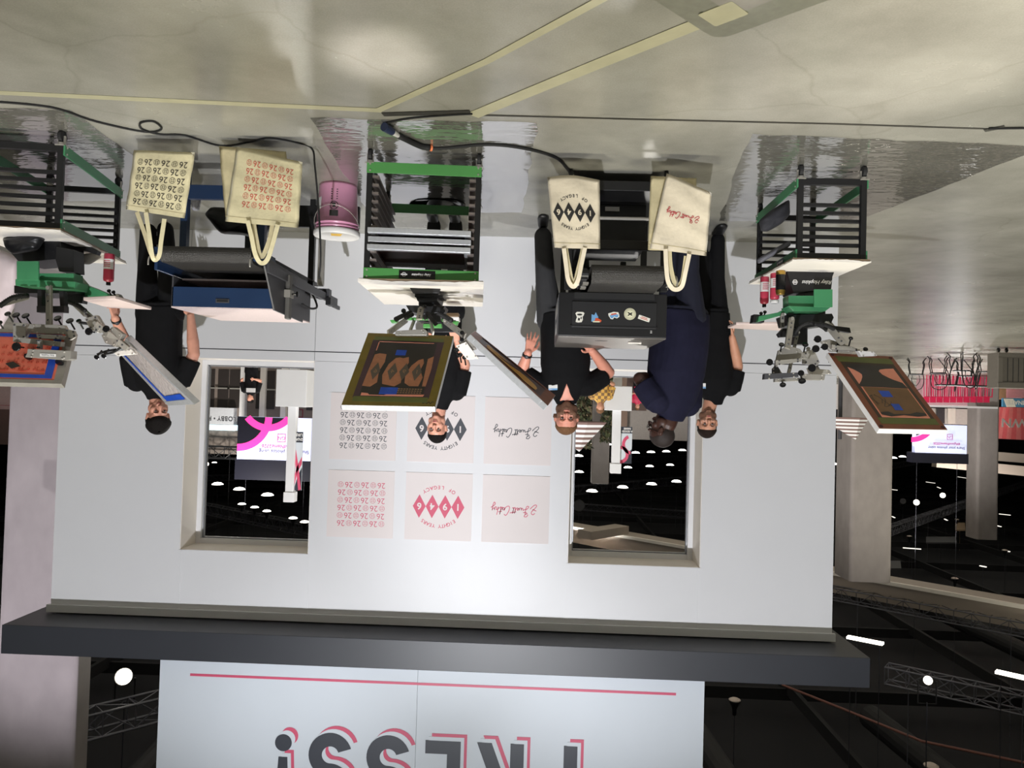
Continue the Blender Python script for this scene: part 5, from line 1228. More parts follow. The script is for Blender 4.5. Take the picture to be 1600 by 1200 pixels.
# --- small pieces seen through the left window
bm = B(); vrect(bm, 968, 565, 1105, 690, 34, .4); tag(obj('partition_wall', bm, pm('grey_partition', (132, 126, 122), .6)), 'plain grey partition wall seen through the left window behind the pole', 'partition wall')
bm = B(); a, b_ = at(966, 632, 33.5), at(979, 700, 33.5); bx(bm, b_.x, a.x, 33.5, 33.7, 0, b_.z); tag(obj('brown_post', bm, pm('brown_post_paint', (108, 88, 76), .6)), 'brown post beside the banner seen through the left window', 'post')
bm = B(); a, b_ = at(980, 598, 22.6), at(1010, 642, 22.6); bx(bm, b_.x, a.x, 22.6, 22.7, 0, b_.z); tag(obj('display_board', bm, pm('dark_brown_panel', (84, 66, 60), .6)), 'dark brown panel behind a small figure in red seen through the left window', 'panel')
def awning(lab, cx, x0, x1, yl, yh, d, dep, n=14):
    t = thing('striped_awning', lab, 'awning', at(cx, yl, d))
    a, b_, tp = at(x0, yl, d), at(x1, yl, d), at(cx, yh, d+dep/2)
    c = Vector(((a.x+b_.x)/2, d+dep/2, a.z)); top = Vector((tp.x, d+dep/2, tp.z)); r = (b_.x-a.x)/2
    for k in range(n):
        bm = B(); f0, f1 = k/n, (k+1)/n
        q = []
        for f in (f0, f1):
            rr = r*(1-f); z = a.z+(top.z-a.z)*f
            q.append([Vector((c.x+(top.x-c.x)*f+rr*math.cos(PI/8+i*PI/4)*1.08, c.y+rr*math.sin(PI/8+i*PI/4), z)) for i in range(8)])
        v0 = [bm.verts.new(v) for v in q[0]]; v1 = [bm.verts.new(v) for v in q[1]]
        for i in range(8): bm.faces.new((v0[i], v0[(i+1) % 8], v1[(i+1) % 8], v1[i]))
        obj('awning_stripe', bm, M_WHITE if k % 2 else pm('awning_brown', (120, 96, 92), .7), t)
    bm = B(); cyl(bm, (c.x, c.y, 0), (c.x, c.y, top.z), .05); obj('pole', bm, M_DGREY, t)
awning('brown and white striped canopy in front of the thick left column', 1337, 1378, 1296, 654, 687, 12.8, 2.0, 12)
awning('brown and white striped awning seen through the left window beside the bearded man', 905, 951, 840, 661, 706, 17, 2.0, 12)
def bush(lab, x0, x1, y0, y1, d, n, seed, cols, cat='tree', trunk=True):
    t = thing('indoor_tree', lab, cat, (at((x0+x1)/2, y0, d).x, d, 0), 'trees seen through the left window'); rr = random.Random(seed)
    for ci, mt in enumerate(cols):
        bm = B()
        for _ in range(n):
            p = at(rr.uniform(x0, x1), rr.uniform(y0, y1), d+rr.uniform(-.6, .6)); s = rr.uniform(.06, .14)
            e = Euler((rr.uniform(0, 6), rr.uniform(0, 6), rr.uniform(0, 6))).to_matrix()
            vs = [bm.verts.new(p+e @ Vector(v)*s) for v in ((-1, 0, 0), (0, -.4, .1), (1, 0, 0), (0, .4, .1))]; bm.faces.new(vs)
        obj('foliage', bm, mt, t)
    bm = B(); p = at((x0+x1)/2, y0, d); cyl(bm, (p.x, d, 0), (p.x, d, at(x0, (y0+y1)/2, d).z), .08, .05); obj('trunk', bm, pm('trunk_brown', (96, 78, 60), .8), t)
L1 = pm('leaf_green', (96, 104, 70), .6, nz=(8, .3)); L2 = pm('leaf_brown', (120, 108, 84), .7, nz=(8, .3)); L3 = pm('leaf_dark', (54, 62, 44), .7, nz=(8, .3))
bush('leafy brown and green indoor tree left of the beige column', 938, 957, 600, 690, 22.5, 260, 1, (L1, L2, L3))
bush('leafy indoor tree with brown and green foliage behind the bearded man', 893, 924, 612, 700, 22.5, 420, 2, (L1, L2, L3))
bush('sprig of bright green leaves in the lower right corner of the left window', 948, 962, 584, 600, 10, 160, 3, (L1,), 'plant')

# --- left side of the hall
t = thing('grey_cabinet', 'big grey panelled cabinet on casters at the far left', 'cabinet', fl(1590, 545))
a, b_ = at(1559, 549, 10.4), at(1640, 608, 10.4)
bm = B(); bx(bm, b_.x, a.x, 10.4, 10.8, .12, b_.z); obj('cabinet_body', bm, pm('warm_grey_cabinet', (122, 116, 108), .5), t, bevel=.01)
bm = B()
for (xx0, xx1, zz0, zz1) in ((b_.x, a.x, .12, .22), (b_.x, a.x, b_.z-.12, b_.z-.002), (a.x-.1, a.x-.002, .225, b_.z-.125)): bx(bm, xx0, xx1, 10.37, 10.4, zz0, zz1)
obj('cabinet_frame', bm, pm('grey_cabinet_trim', (134, 128, 120), .5), t, bevel=.004)
for k in range(6):
    bm = B(); x = a.x-.22-k*.12; bx(bm, x-.004, x+.004, 10.385, 10.4, .24, b_.z-.14); obj('panel_groove', bm, M_DGREY, t)
for dx in (.12, .30): caster(t, (a.x-dx, 10.58), .05)
M_BENT = pm('black_bent_metal', (30, 30, 32), .4)
def bistro(c, rz, lab):
    t = thing('cafe_chair', lab, 'chair', c, 'black bent-metal cafe chairs'); Rz = Matrix.Rotation(rz, 3, 'Z'); C0 = Vector(c)
    g = lambda x, y, z: C0+Rz @ Vector((x, y, z))
    bm = B(); lathe(bm, [(.19, -.015), (.205, -.005), (.205, .01), (.18, .015)], g(0, 0, .45), n=20); obj('seat', bm, M_BENT, t)
    for sx in (-1, 1):
        for sy in (-1, 1):
            bm = B(); tube(bm, [g(.15*sx, .15*sy, .44), g(.19*sx, .19*sy, .2), g(.17*sx, .18*sy, .1), g(.23*sx, .23*sy, 0)], .013, 6, 4); obj('leg', bm, M_BENT, t, smooth=True)
    bm = B(); tube(bm, [g(-.18, .17, .44), g(-.2, .21, .65), g(-.15, .24, .82), g(0, .25, .88), g(.15, .24, .82), g(.2, .21, .65), g(.18, .17, .44)], .013, 6, 5); obj('back_loop', bm, M_BENT, t, smooth=True)
    bm = B(); tube(bm, [g(-.08, .18, .44), g(-.1, .21, .62), g(0, .235, .76), g(.1, .21, .62), g(.08, .18, .44)], .009, 6, 5); obj('inner_loop', bm, M_BENT, t, smooth=True)
def ctable(c, lab):
    t = thing('cafe_table', lab, 'table', c, 'black cafe tables'); C0 = Vector(c)
    bm = B(); lathe(bm, [(.35, -.02), (.36, -.01), (.36, .01), (.35, .015)], C0+Vector((0, 0, .74)), n=24); obj('tabletop', bm, M_BENT, t)
    for k in range(3):
        a = 2*PI*k/3+.4; bm = B(); tube(bm, [C0+Vector((.05*math.cos(a), .05*math.sin(a), .73)), C0+Vector((.03*math.cos(a), .03*math.sin(a), .4)), C0+Vector((.28*math.cos(a), .28*math.sin(a), 0))], .014, 6, 5); obj('leg', bm, M_BENT, t, smooth=True)
for k, (px, py, rz, lb_) in enumerate(((1466, 557, .6, 'black cafe chair standing in front of the crimson stools, beside the raised screen'), (1503, 551, 2.8, 'black cafe chair in the middle of the group by the grey cabinet'), (1508, 563, -1.0, 'black cafe chair behind the others near the striped column foot'), (1543, 553, -.9, 'black cafe chair nearest the grey cabinet'), (1432, 560, .4, 'black cafe chair beside the raised screen of the left press'))):
    bistro(tuple(fl(px, py)), rz, lb_)
ctable(tuple(fl(1484, 560)), 'small black cafe table between the cafe chairs'); ctable(tuple(fl(1524, 562)), 'small black cafe table nearer the grey cabinet')
# pink and red bar with stools
M_REDS = pm('crimson_seat', (206, 40, 84), .5); M_PINKB = pm('pink_leg', (214, 100, 134), .5); M_PINKW = pm('pale_pink_panel', (228, 180, 190), .5)
for k in range(10):
    px = 1450+k*10.5; c = at(px, 592, 24); c.z = 0; t = thing('bar_stool', 'crimson bar stool in the row at the far left', 'stool', c, 'row of crimson bar stools')
    zt = at(px, 621, 24).z; zb2 = at(px, 629, 24).z
    bm = B(); bx(bm, c.x-.10, c.x+.10, 24-.12, 24+.12, zt-.04, zt); obj('seat', bm, M_REDS, t)
    bm = B(); bx(bm, c.x-.115, c.x+.115, 24+.10, 24+.13, zt, zb2); obj('backrest', bm, M_REDS, t)
    for sx in (-1, 1):
        for sy in (-1, 1):
            bm = B(); cyl(bm, (c.x+.09*sx, 24+.10*sy, zt-.02), (c.x+.11*sx, 24+.13*sy, 0), .022, n=6); obj('leg', bm, M_PINKB if sy > 0 else M_REDS, t)
bm = B(); a, b_ = at(1552, 600, 27.5), at(1440, 632, 27.5); bx(bm, a.x, b_.x, 27.5, 28, 0, a.z+1.0); tag(obj('bar_counter', bm, M_PINKW), 'pale pink bar counter behind the crimson stools', 'bar counter')
bm = B(); a, b_ = at(1557, 632, 25.5), at(1440, 634, 25.5); bx(bm, a.x, b_.x, 25.4, 25.6, b_.z-.04, b_.z+.04); tag(obj('bar_shelf', bm, M_WHITE), 'long white shelf above the crimson stools', 'shelf')
bm = B(); a, b_ = at(1527, 606, 28.6), at(1572, 624, 28.6); bx(bm, b_.x, a.x, 28.6, 28.9, 0, b_.z); tag(obj('orange_counter', bm, pm('peach_counter', (238, 190, 150), .5)), 'peach coloured slatted counter beside the grey cabinet', 'counter')
bs_ = thing('blue_sign', 'blue hanging sign with white letters at the far left edge', 'sign', at(1590, 622, 20))
bm = B(); vrect(bm, 1567, 622, 1625, 637, 20, .08); obj('sign_panel', bm, pm('sign_blue', (78, 140, 180), .5), bs_)
bm = B(); slab(bm, [at(x, y, 19.98) for x, y in ((1568, 623), (1583, 623), (1587, 636), (1573, 636))], (0, -1, 0), .01); obj('cream_patch', bm, M_CREAM, bs_)
bm = B(); addmesh(bm, tmesh('POLLINATE', .20, plane_mat(at(1598, 629, 19.97), (1, 0, 0), (0, 0, 1)), .002, .006)); obj('sign_letters', bm, M_LABEL, bs_)
dr_ = thing('striped_drum', 'large coral pink and white striped drum display with white letters at the far left', 'display', at(1580, 640, 28))
n = 40; c = at(1592, 640, 30); z0_, z1_ = at(1592, 637, 30).z, at(1592, 686, 30).z
for k_, mt in ((0, pm('coral_stripe', (236, 104, 112), .5)), (1, pm('coral_light_stripe', (244, 136, 138), .5))):
    bm = B()
    for i in range(n):
        if i % 2 != k_: continue
        a0, a1 = 2*PI*i/n, 2*PI*(i+1)/n; rt, rb = 1.25, .95
        vs = [Vector((c.x+rr*math.cos(a), 30+rr*math.sin(a), z)) for rr, a, z in ((rb, a0, z0_), (rb, a1, z0_), (rt, a1, z1_), (rt, a0, z1_))]; bm.faces.new([bm.verts.new(v) for v in vs])
    obj('drum_stripes', bm, mt, dr_)
bm = B(); addmesh(bm, tmesh('OWN', .55, plane_mat((c.x+.75, 28.75, at(1570, 660, 28.8).z), (1, .25, 0), (0, 0, 1)), .01, .01)); obj('drum_letters', bm, M_LABEL, dr_)
# pale far clutter: partition, framed pictures, shelves between the screens and columns
bm = B(); vrect(bm, 1395, 636, 1520, 664, 33, .3); tag(obj('booth_partition', bm, pm('pale_booth_wall', (206, 200, 196), .6)), 'pale partition with framed doors behind the crimson stools', 'partition wall')
for px in (1487, 1470):
    bm = B(); vrect(bm, px-6, 638, px+6, 662, 32.9, .06); tag(obj('framed_panel', bm, M_CREAM if px > 1480 else M_DGREY), 'cream framed panel on the pale partition at the far left' if px > 1480 else 'grey panel on the pale partition beside the cream one', 'panel')
bm = B(); vrect(bm, 1296, 600, 1330, 640, 30, .3); tag(obj('booth_partition', bm, pm('white_booth_wall', (214, 208, 206), .6)), 'white partition just left of the booth wall edge behind the column', 'partition wall')
bm = B(); vrect(bm, 1560, 596, 1600, 622, 32, .3); tag(obj('booth_partition', bm, M_PINKW), 'pinkish partition above the grey cabinet', 'partition wall')
# right edge strip between wall column and frame edge
bm = B(); vrect(bm, -30, 566, 22, 640, 26, .3); tag(obj('booth_partition', bm, pm('pink_white_slats', (226, 196, 196), .6)), 'pale pink partition at the far right edge beside the wide column', 'partition wall')
bm = B(); vrect(bm, -30, 632, 20, 634, 25.8, .1); tag(obj('red_rail', bm, M_REDS), 'thin red rail at the far right edge', 'rail')
bm = B(); vrect(bm, -30, 634, 20, 695, 27, .3); tag(obj('brown_fascia', bm, pm('brown_fascia_paint', (120, 98, 92), .6)), 'brown fascia at the far right edge above the pink partition', 'fascia')

# ================================================================ CEILING LIGHTS, TRUSSES, FIXTURES
def hibay(px, py, z=8.0, r=.28, lab='', grp='round high lamps under the black ceiling', glow=True):
    c = fl(px, py, z); t = thing('ceiling_lamp', lab, 'ceiling lamp', c, grp)
    bm = B(); lathe(bm, [(r*1.0, 0), (r*.9, .04), (r*.35, .22), (r*.3, .4)], c, n=16); obj('lamp_housing', bm, M_BLACK, t, smooth=True)
    bm = B(); cyl(bm, c+Vector((0, 0, .38)), Vector((c.x, c.y, 11.97)), .012, n=5); obj('hanging_cable', bm, M_TRUSSB, t)
    bm = B(); lathe(bm, [(r*.1, -.11*r/.28), (r*.6, -.085*r/.28), (r*.93, -.02), (r*.93, .005)], c, n=16); obj('lamp_glass', bm, M_EMITS if glow else pm('unlit_lens', (206, 190, 180), .3), t)
wr = 'round lamp glowing under the black ceiling, seen through the right window'
wl = 'round lamp glowing under the black ceiling, seen through the left window'
for px, py in ((340, 757), (374, 765), (418, 774), (378, 788), (398, 793), (417, 799), (458, 810), (476, 816), (440, 740), (335, 723)): hibay(px, py, 8, .42 if py < 780 and py > 750 else .24, wr)
for px, py in ((903, 696), (924, 695), (951, 695), (994, 693), (904, 713), (993, 708), (1017, 707), (1041, 706), (1066, 704), (905, 738), (942, 735), (981, 731), (1015, 729), (1047, 727), (925, 768), (973, 762), (1018, 757), (1057, 753)):
    hibay(px, py, 8, .46 if py > 725 else .62, wl)
for px, py in ((1396, 716), (1410, 714), (1424, 714), (1437, 712), (1449, 711), (1306, 726)): hibay(px, py, 7.5, .5, 'round lamp glowing over the hall left of the booth wall')
for px, py in ((1421, 838), (1492, 904), (1570, 860), (1495, 812), (1148, 1094), (1455, 1197)): hibay(px, py, 9.5, .17, 'unlit round lamp hanging under the black ceiling at the left', 'unlit round lamps at the left', False)
def parcan(px, py, z, d, r, lab, to, glow=True):
    c = fl(px, py, z); t = thing('spotlight_fixture', lab, 'spotlight', c); dv = (Vector(to)-c).normalized()
    bm = B(); lathe(bm, [(r*.5, -.45*1), (r*.7, -.4), (r, -.05), (r, .0), (r*.96, .0), (r*.9, -.04)], c, dv, 18); obj('fixture_body', bm, M_BLACK, t, smooth=False)
    bm = B(); lathe(bm, [(r*.9, -.035), (r*.9, -.02)], c, dv, 18); obj('fixture_lens', bm, M_EMIT if glow else M_DGREY, t)
    bm = B(); tube(bm, [c-dv*.2+Vector((.2, 0, 0)), c-dv*.2+Vector((.2, 0, .5)), c-dv*.2+Vector((-.2, 0, .5)), c-dv*.2+Vector((-.2, 0, 0))], .02, 6); obj('yoke', bm, M_BLACK, t)
    bm = B(); cyl(bm, c-dv*.2+Vector((0, 0, .48)), Vector((c.x-dv.x*.2, c.y-dv.y*.2, 11.97)), .015, n=6); obj('hanging_rod', bm, M_TRUSSB, t)
parcan(193, 1057, 7.2, 0, .17, 'bright round spotlight glowing above the header at the right', (2, -8, 0))
parcan(1450, 1063, 7.4, 0, .10, 'small bright spotlight hanging below the truss at the upper left', (-2, -8, 0))
parcan(1432, 785, 8.6, 0, .24, 'bright spotlight glowing beyond the column at the left', (-3, -6, 0)); parcan(1473, 774, 8.6, 0, .24, 'bright spotlight right next to another beyond the left column', (-3, -6, 0))
parcan(1411, 783, 8.6, 0, .24, 'unlit round spotlight beside the two bright ones at the left', (-3, -6, 0), False)
parcan(905, 790, 8.2, 0, .4, 'dark spotlight seen through the left window', (-3, -6, 0), False); parcan(323, 725, 8.0, 0, .2, 'bright small spotlight at the edge of the right window', (0, -6, 0))
def lbar(a, b_, z, lab):
    A, Bq = fl(a[0], a[1], z), fl(b_[0], b_[1], z); t = thing('linear_lamp', lab, 'linear lamp', (A+Bq)/2)
    bm = B(); bar(bm, A, Bq, .20, .05); obj('glowing_tube', bm, M_EMIT, t)
    bm = B(); bar(bm, A+Vector((0, 0, .06)), Bq+Vector((0, 0, .06)), .26, .07); obj('lamp_housing', bm, M_BLACK, t)
    for q in (A.lerp(Bq, .1), A.lerp(Bq, .9)):
        bm = B(); cyl(bm, q+Vector((0, 0, .08)), Vector((q.x, q.y, 11.97)), .01, n=6); obj('hanging_cable', bm, M_TRUSSB, t)
lbar((1324, 995), (1380, 1006), 7.5, 'long bright lamp bar just left of the header end'); lbar((1556, 1049), (1640, 1068), 7.5, 'long bright lamp bar at the upper left edge')
M_DIM = pm('dim_lamp_glow', (240, 236, 226), .5, emit=((236, 230, 218), 1.6))
for (px, py, w_) in ((1395, 765, 14), (1454, 754, 14), (1503, 746, 13), (1467, 762, 5), (1396, 808, 4), (1570, 804, 18), (1425, 857, 28), (1560, 822, 8), (1478, 812, 4), (1572, 861, 12), (1536, 885, 10)):
    A, Bq = fl(px-w_/2, py-1, 9.6), fl(px+w_/2, py+1, 9.6); t = thing('strip_lamp', 'small faint strip lamp high under the black ceiling beyond the left column', 'strip lamp', (A+Bq)/2, 'faint strip lamps beyond the left column')
    bm = B(); bar(bm, A, Bq, .10, .04); obj('glowing_strip', bm, M_DIM, t)
    bm = B(); cyl(bm, (A+Bq)/2, Vector(((A+Bq)/2).to_tuple()[:2]+(11.97,)), .01, n=5); obj('hanging_cable', bm, M_TRUSSB, t)
for (px, py, w_, h_) in ((1470, 843, 46, 9), (1395, 882, 24, 12), (1500, 822, 15, 11)):
    bm = B(); A, Bq, Cq = fl(px-w_/2, py-h_/2, 9.8), fl(px+w_/2, py-h_/2, 9.8), fl(px-w_/2, py+h_/2, 9.8); slab(bm, [A, Bq, Bq+Cq-A, Cq], (0, 0, 1), .1); p_ = (A+Bq)/2; cyl(bm, p_, (p_.x, p_.y, 11.97), .01, n=5)
    tag(obj('ceiling_baffle', bm, M_DGREY if w_ > 16 else M_WOOD), {1470: 'wide grey baffle hanging under the ceiling above the two bright spotlights', 1395: 'grey baffle hanging close to the left column top', 1500: 'small tan board hanging beside the slim column'}[px], 'baffle')
def truss(a, b_, s, lab, n=None, mt=None):
    A, Bq = Vector(a), Vector(b_); bm = B(); sd, up, d = frame(Bq-A); L_ = (Bq-A).length; n = n or int(L_/s*.9)
    cs = [sd*x*s/2+up*y*s/2 for x, y in ((-1, -1), (1, -1), (1, 1), (-1, 1))]
    for c in cs: cyl(bm, A+c, Bq+c, s*.055, n=6)
    for i in range(n):
        p, q = A+d*L_*i/n, A+d*L_*(i+1)/n
        for k in range(4):
            c0_, c1_ = cs[k], cs[(k+1) % 4]
            if i % 2: c0_, c1_ = c1_, c0_
            cyl(bm, p+c0_, q+c1_, s*.032, n=5)
            cyl(bm, p+cs[k], p+cs[(k+1) % 4], s*.028, n=5)
    for f_ in (.15, .85):
        q = A.lerp(Bq, f_); cyl(bm, q, Vector((q.x, q.y, 11.97)), .012, n=5)
    o = obj('lighting_truss', bm, mt or M_TRUSS); tag(o, lab, 'truss'); return o
truss(fl(1296, 925, 7.9), fl(1640, 990, 7.9), .42, 'aluminium lighting truss crossing the upper left above the lamp bars')
truss(fl(1385, 1052, 8.2), fl(1640, 1108, 8.2), .42, 'second lighting truss lower down at the upper left behind the small spotlight')
truss(fl(1380, 832, 8.8), fl(1640, 742, 8.8), .5, 'long lighting truss slanting behind the slim column at the left')
truss(fl(1384, 730, 8), fl(1470, 715, 8), .6, 'short truss behind the glowing lamps left of the booth wall')
truss(fl(100, 1140, 7.8), fl(300, 1090, 7.8), .45, 'lighting truss seen in the dark gap right of the sign')
truss(fl(880, 768, 9), fl(1100, 748, 9), .7, 'lighting truss crossing the left window', mt=M_TRUSSB); truss(fl(300, 790, 9), fl(490, 830, 9), .6, 'lighting truss crossing the right window', mt=M_TRUSSB); truss(fl(300, 748, 9.5), fl(490, 742, 9.5), .5, 'thin dark truss behind the lamps in the right window', mt=M_TRUSSB); truss(fl(880, 722, 9.5), fl(1100, 714, 9.5), .7, 'thin dark truss between the lamp rows in the left window', mt=M_TRUSSB); truss(fl(880, 790, 10), fl(1100, 806, 10), .5, 'thin dark truss above the nearest lamps in the left window', mt=M_TRUSSB)
bm = B(); p, q = at(372, 712, 29.2), at(300, 708, 29.2); 
truss((p.x-.2, 29.0, at(350, 707, 29).z), (q.x+1, 29.0, at(350, 707, 29).z), .55, 'short truss beside the bright screen in the right window', mt=M_BLACK); bm.free()
# black ceiling grid beams
bm = B()
for i in range(16):
    y = -4+i*8; bx(bm, -60, 55, y, y+.15, 11.2, 11.6)
for i in range(14):
    x = -58+i*8; bx(bm, x, x+.15, -8, 124, 11.0, 11.4)
struct('trim_9', bm, pm('ceiling_grid_black', (14, 14, 18), .8))
bm = B(); tube(bm, [fl(1222, 1070, 10), fl(1318, 1108, 10), fl(1440, 1158, 10), fl(1640, 1200, 10)], .035, 6); tag(obj('ceiling_conduit', bm, pm('rust_conduit', (130, 84, 74), .6)), 'thin reddish conduit running under the black ceiling at the upper left', 'conduit')
for k, (x, y) in enumerate(((-6, 14), (-12, 8), (3, 8), (8, 16), (-20, 26))):
    bm = B(); cyl(bm, (x, y-6, 10.5), (x+1, y+8, 10.5), .35, n=16); tag(obj('air_duct', bm, pm('black_duct', (16, 16, 19), .7)), None, None)
    o = bpy.data.objects[-1] if False else COL.objects[-1]; tag(o, ('dark air duct under the ceiling behind the left window', 'dark air duct under the ceiling at the far upper left', 'dark air duct under the ceiling above the booth', 'dark air duct under the ceiling behind the right window', 'dark air duct under the ceiling beyond the left columns')[k], 'air duct')
# ================================================================ PEOPLE
SK = {'light': pm('skin_light', (222, 160, 136), .5, nz=(30, .05), bump=(120, .05)), 'fair': pm('skin_fair', (224, 152, 130), .5, nz=(30, .06), bump=(120, .05)),
      'tan': pm('skin_tan', (208, 150, 122), .5, nz=(30, .05), bump=(120, .05)), 'dark': pm('skin_dark', (70, 44, 36), .45, nz=(30, .08), bump=(120, .05))}
M_TEE = pm('black_cotton_tee', (17, 17, 19), .9, nz=(14, .12), bump=(7, .5), spec=.2); M_NAVYT = pm('navy_cotton_tee', (30, 30, 50), .9, nz=(14, .1), bump=(7, .5), spec=.2)
M_TROU = pm('black_trousers', (20, 20, 22), .9, nz=(14, .12), bump=(8, .45), spec=.2); M_CHAR = pm('charcoal_trousers', (52, 52, 54), .85, nz=(14, .12), bump=(8, .35)); M_NAVYP = pm('navy_trousers', (24, 26, 44), .85, bump=(8, .35))
M_SHOE = pm('black_shoe_leather', (20, 20, 21), .45); M_HAIRK = pm('black_hair', (19, 15, 14), .75, nz=(90, .3), bump=(120, .5), spec=.2); M_HAIRB = pm('sandy_hair', (122, 88, 62), .7, nz=(90, .2), bump=(120, .4), spec=.2); M_HAIRD = pm('dark_brown_hair', (38, 27, 22), .75, nz=(90, .25), bump=(120, .4), spec=.2)
M_STUB = pm('beard_brown', (124, 88, 68), .7, nz=(120, .25), bump=(160, .5)); M_EYEW = pm('eye_white', (176, 164, 156), .3); M_IRIS = pm('eye_dark', (34, 24, 20), .2); M_LIP = pm('lip_tone', (184, 104, 98), .5); M_LIPD = pm('lip_dark', (74, 44, 42), .5)

def remesh(bm, name, vox, it=4, fac=.6):
    bmesh.ops.recalc_face_normals(bm, faces=bm.faces)
    me = bpy.data.meshes.new(name); bm.to_mesh(me); bm.free()
    o = bpy.data.objects.new(name, me); COL.objects.link(o)
    r = o.modifiers.new('r', 'REMESH'); r.mode = 'VOXEL'; r.voxel_size = vox; r.adaptivity = 0
    s = o.modifiers.new('s', 'SMOOTH'); s.factor = fac; s.iterations = it
    dg = bpy.context.evaluated_depsgraph_get(); me2 = bpy.data.meshes.new_from_object(o.evaluated_get(dg))
    bpy.data.objects.remove(o); bpy.data.meshes.remove(me); return me2
def cap(bm, a, b_, r0, r1, n=14):
    """round-ended tapered limb"""
    a, b_ = Vector(a), Vector(b_); d = b_-a; L_ = max(d.length, 1e-5); prof = []
    for i in range(5): t = PI/2*i/4; prof.append((max(r0*math.sin(t), 1e-4), -r0*math.cos(t)))
    for i in range(5): t = PI/2*i/4; prof.append((max(r1*math.cos(t), 1e-4), L_+r1*math.sin(t)))
    lathe(bm, prof, a, d, n)
def loft(bm, rings, n=24):
    """rings: (centre, side vector, front vector) half-axes"""
    R_ = []
    for c, s, f in rings:
        rg = []
        for i in range(n):
            a = 2*PI*i/n; ca, sa = math.cos(a), math.sin(a)
            ca = math.copysign(abs(ca)**.85, ca); sa = math.copysign(abs(sa)**.85, sa)
            rg.append(bm.verts.new(Vector(c)+Vector(s)*ca+Vector(f)*sa))
        R_.append(rg)
    for a, b_ in zip(R_[:-1], R_[1:]):
        for i in range(n): bm.faces.new((a[i], a[(i+1) % n], b_[(i+1) % n], b_[i]))
    bm.faces.new(list(reversed(R_[0]))); bm.faces.new(R_[-1])
def hand(bm, wrist, d, nrm, L=.185, curl=.35, spread=.12, thumb=1):
    """wrist point, direction of the fingers, palm normal; thumb=+1/-1 picks the side"""
    d = Vector(d).normalized(); nrm = Vector(nrm); nrm = (nrm-d*nrm.dot(d)).normalized(); s = d.cross(nrm).normalized()*thumb
    k = L/.185
    for i, (off, fl_, r) in enumerate(((.030, .072, .0092), (.010, .080, .0095), (-.011, .074, .0090), (-.031, .058, .0082))):
        base = wrist+d*.088*k+s*off*k; cap(bm, wrist+d*.012+s*off*.5, base, .0145*k, .0125*k, 8)
        dirv = (d+s*spread*off/.03*.8).normalized(); p = base; ang = curl*(.8+.12*i)
        for seg, fr in enumerate((.45, .32, .25)):
            ca, sa = math.cos(ang*(seg+.5)), math.sin(ang*(seg+.5)); q = p+(dirv*ca+nrm*sa)*fl_*fr*k
            cap(bm, p, q, r*k*(1-.08*seg), r*k*(.92-.08*seg), 8); p = q
    tb = wrist+d*.022*k+s*.022*k; t1 = tb+(s*.75+d*.62+nrm*.25).normalized()*.046*k; t2 = t1+(s*.38+d*.9+nrm*.3).normalized()*.034*k; t3 = t2+(d*.95+nrm*.25).normalized()*.026*k
    cap(bm, tb, t1, .0155*k, .012*k, 8); cap(bm, t1, t2, .0115*k, .0105*k, 8); cap(bm, t2, t3, .0102*k, .0085*k, 8)
class Proj:
    def __init__(s, me): 
        bm = bmesh.new(); bm.from_mesh(me); s.t = BVHTree.FromBMesh(bm); bm.free()
    def hit(s, o, d): return s.t.ray_cast(Vector(o), Vector(d).normalized())[0]
def patch(pr, org, x, y, d, pts, off, n=7):
    """shape drawn in the plane (x,y) at org, thrown along d on to the body"""
    bm = B(); cx = sum(p[0] for p in pts)/len(pts); cy = sum(p[1] for p in pts)/len(pts); rings = []
    D_ = Vector(d).normalized()
    for k in range(1, n+1):
        f = k/n; rg = []
        for p in pts:
            q = org+x*(cx+(p[0]-cx)*f)+y*(cy+(p[1]-cy)*f); h = pr.hit(q, d)
            if h is None: h = q+D_*(pr.last if hasattr(pr, 'last') else .1)
            else: pr.last = (h-q).dot(D_)
            rg.append(bm.verts.new(h-D_*off))
        rings.append(rg)
    m = len(pts); bm.faces.new(rings[0])
    for a, b_ in zip(rings[:-1], rings[1:]):
        for i in range(m): bm.faces.new((a[i], a[(i+1) % m], b_[(i+1) % m], b_[i]))
    # thin rim so the patch closes on the body
    low = [bm.verts.new(v.co+D_*(off+.002)) for v in rings[-1]]
    for i in range(m): bm.faces.new((rings[-1][i], rings[-1][(i+1) % m], low[(i+1) % m], low[i]))
    return bm
def headparts(bm, c, x, f, u, k, big=1.0):
    """skull, jaw, nose, brow, ears"""
    rot = Matrix((x, f, u)).transposed()
    P = lambda a, b_, z: c+x*a*k+f*b_*k+u*z*k
    def E(a, b_, z, r): ell(bm, P(a, b_, z), tuple(v*k for v in r), rot)
    E(0, -.012, .032, (.076*big, .096, .088)); E(0, .018, -.028, (.065*big, .072, .080)); E(0, .046, -.072, (.043*big, .042, .040)); E(0, .064, -.094, (.026*big, .024, .020))
    for s in (-1, 1):
        E(.040*s*big, .055, -.022, (.026, .030, .028)); E(.030*s, .082, .030, (.026, .014, .011)); E(.052*s*big, .02, -.06, (.022, .04, .034))
        E(.077*s*big, -.006, -.002, (.010, .020, .032)); E(.080*s*big, -.014, .012, (.012, .014, .018))
        E(.011*s, .104, -.020, (.009, .010, .008))
    cap(bm, P(0, .088, .022), P(0, .112, -.012), .009*k, .013*k, 10); E(0, .113, -.017, (.013, .013, .011))
    E(0, .090, -.048, (.024, .016, .009)); E(0, .088, -.062, (.021, .015, .009))
    return P
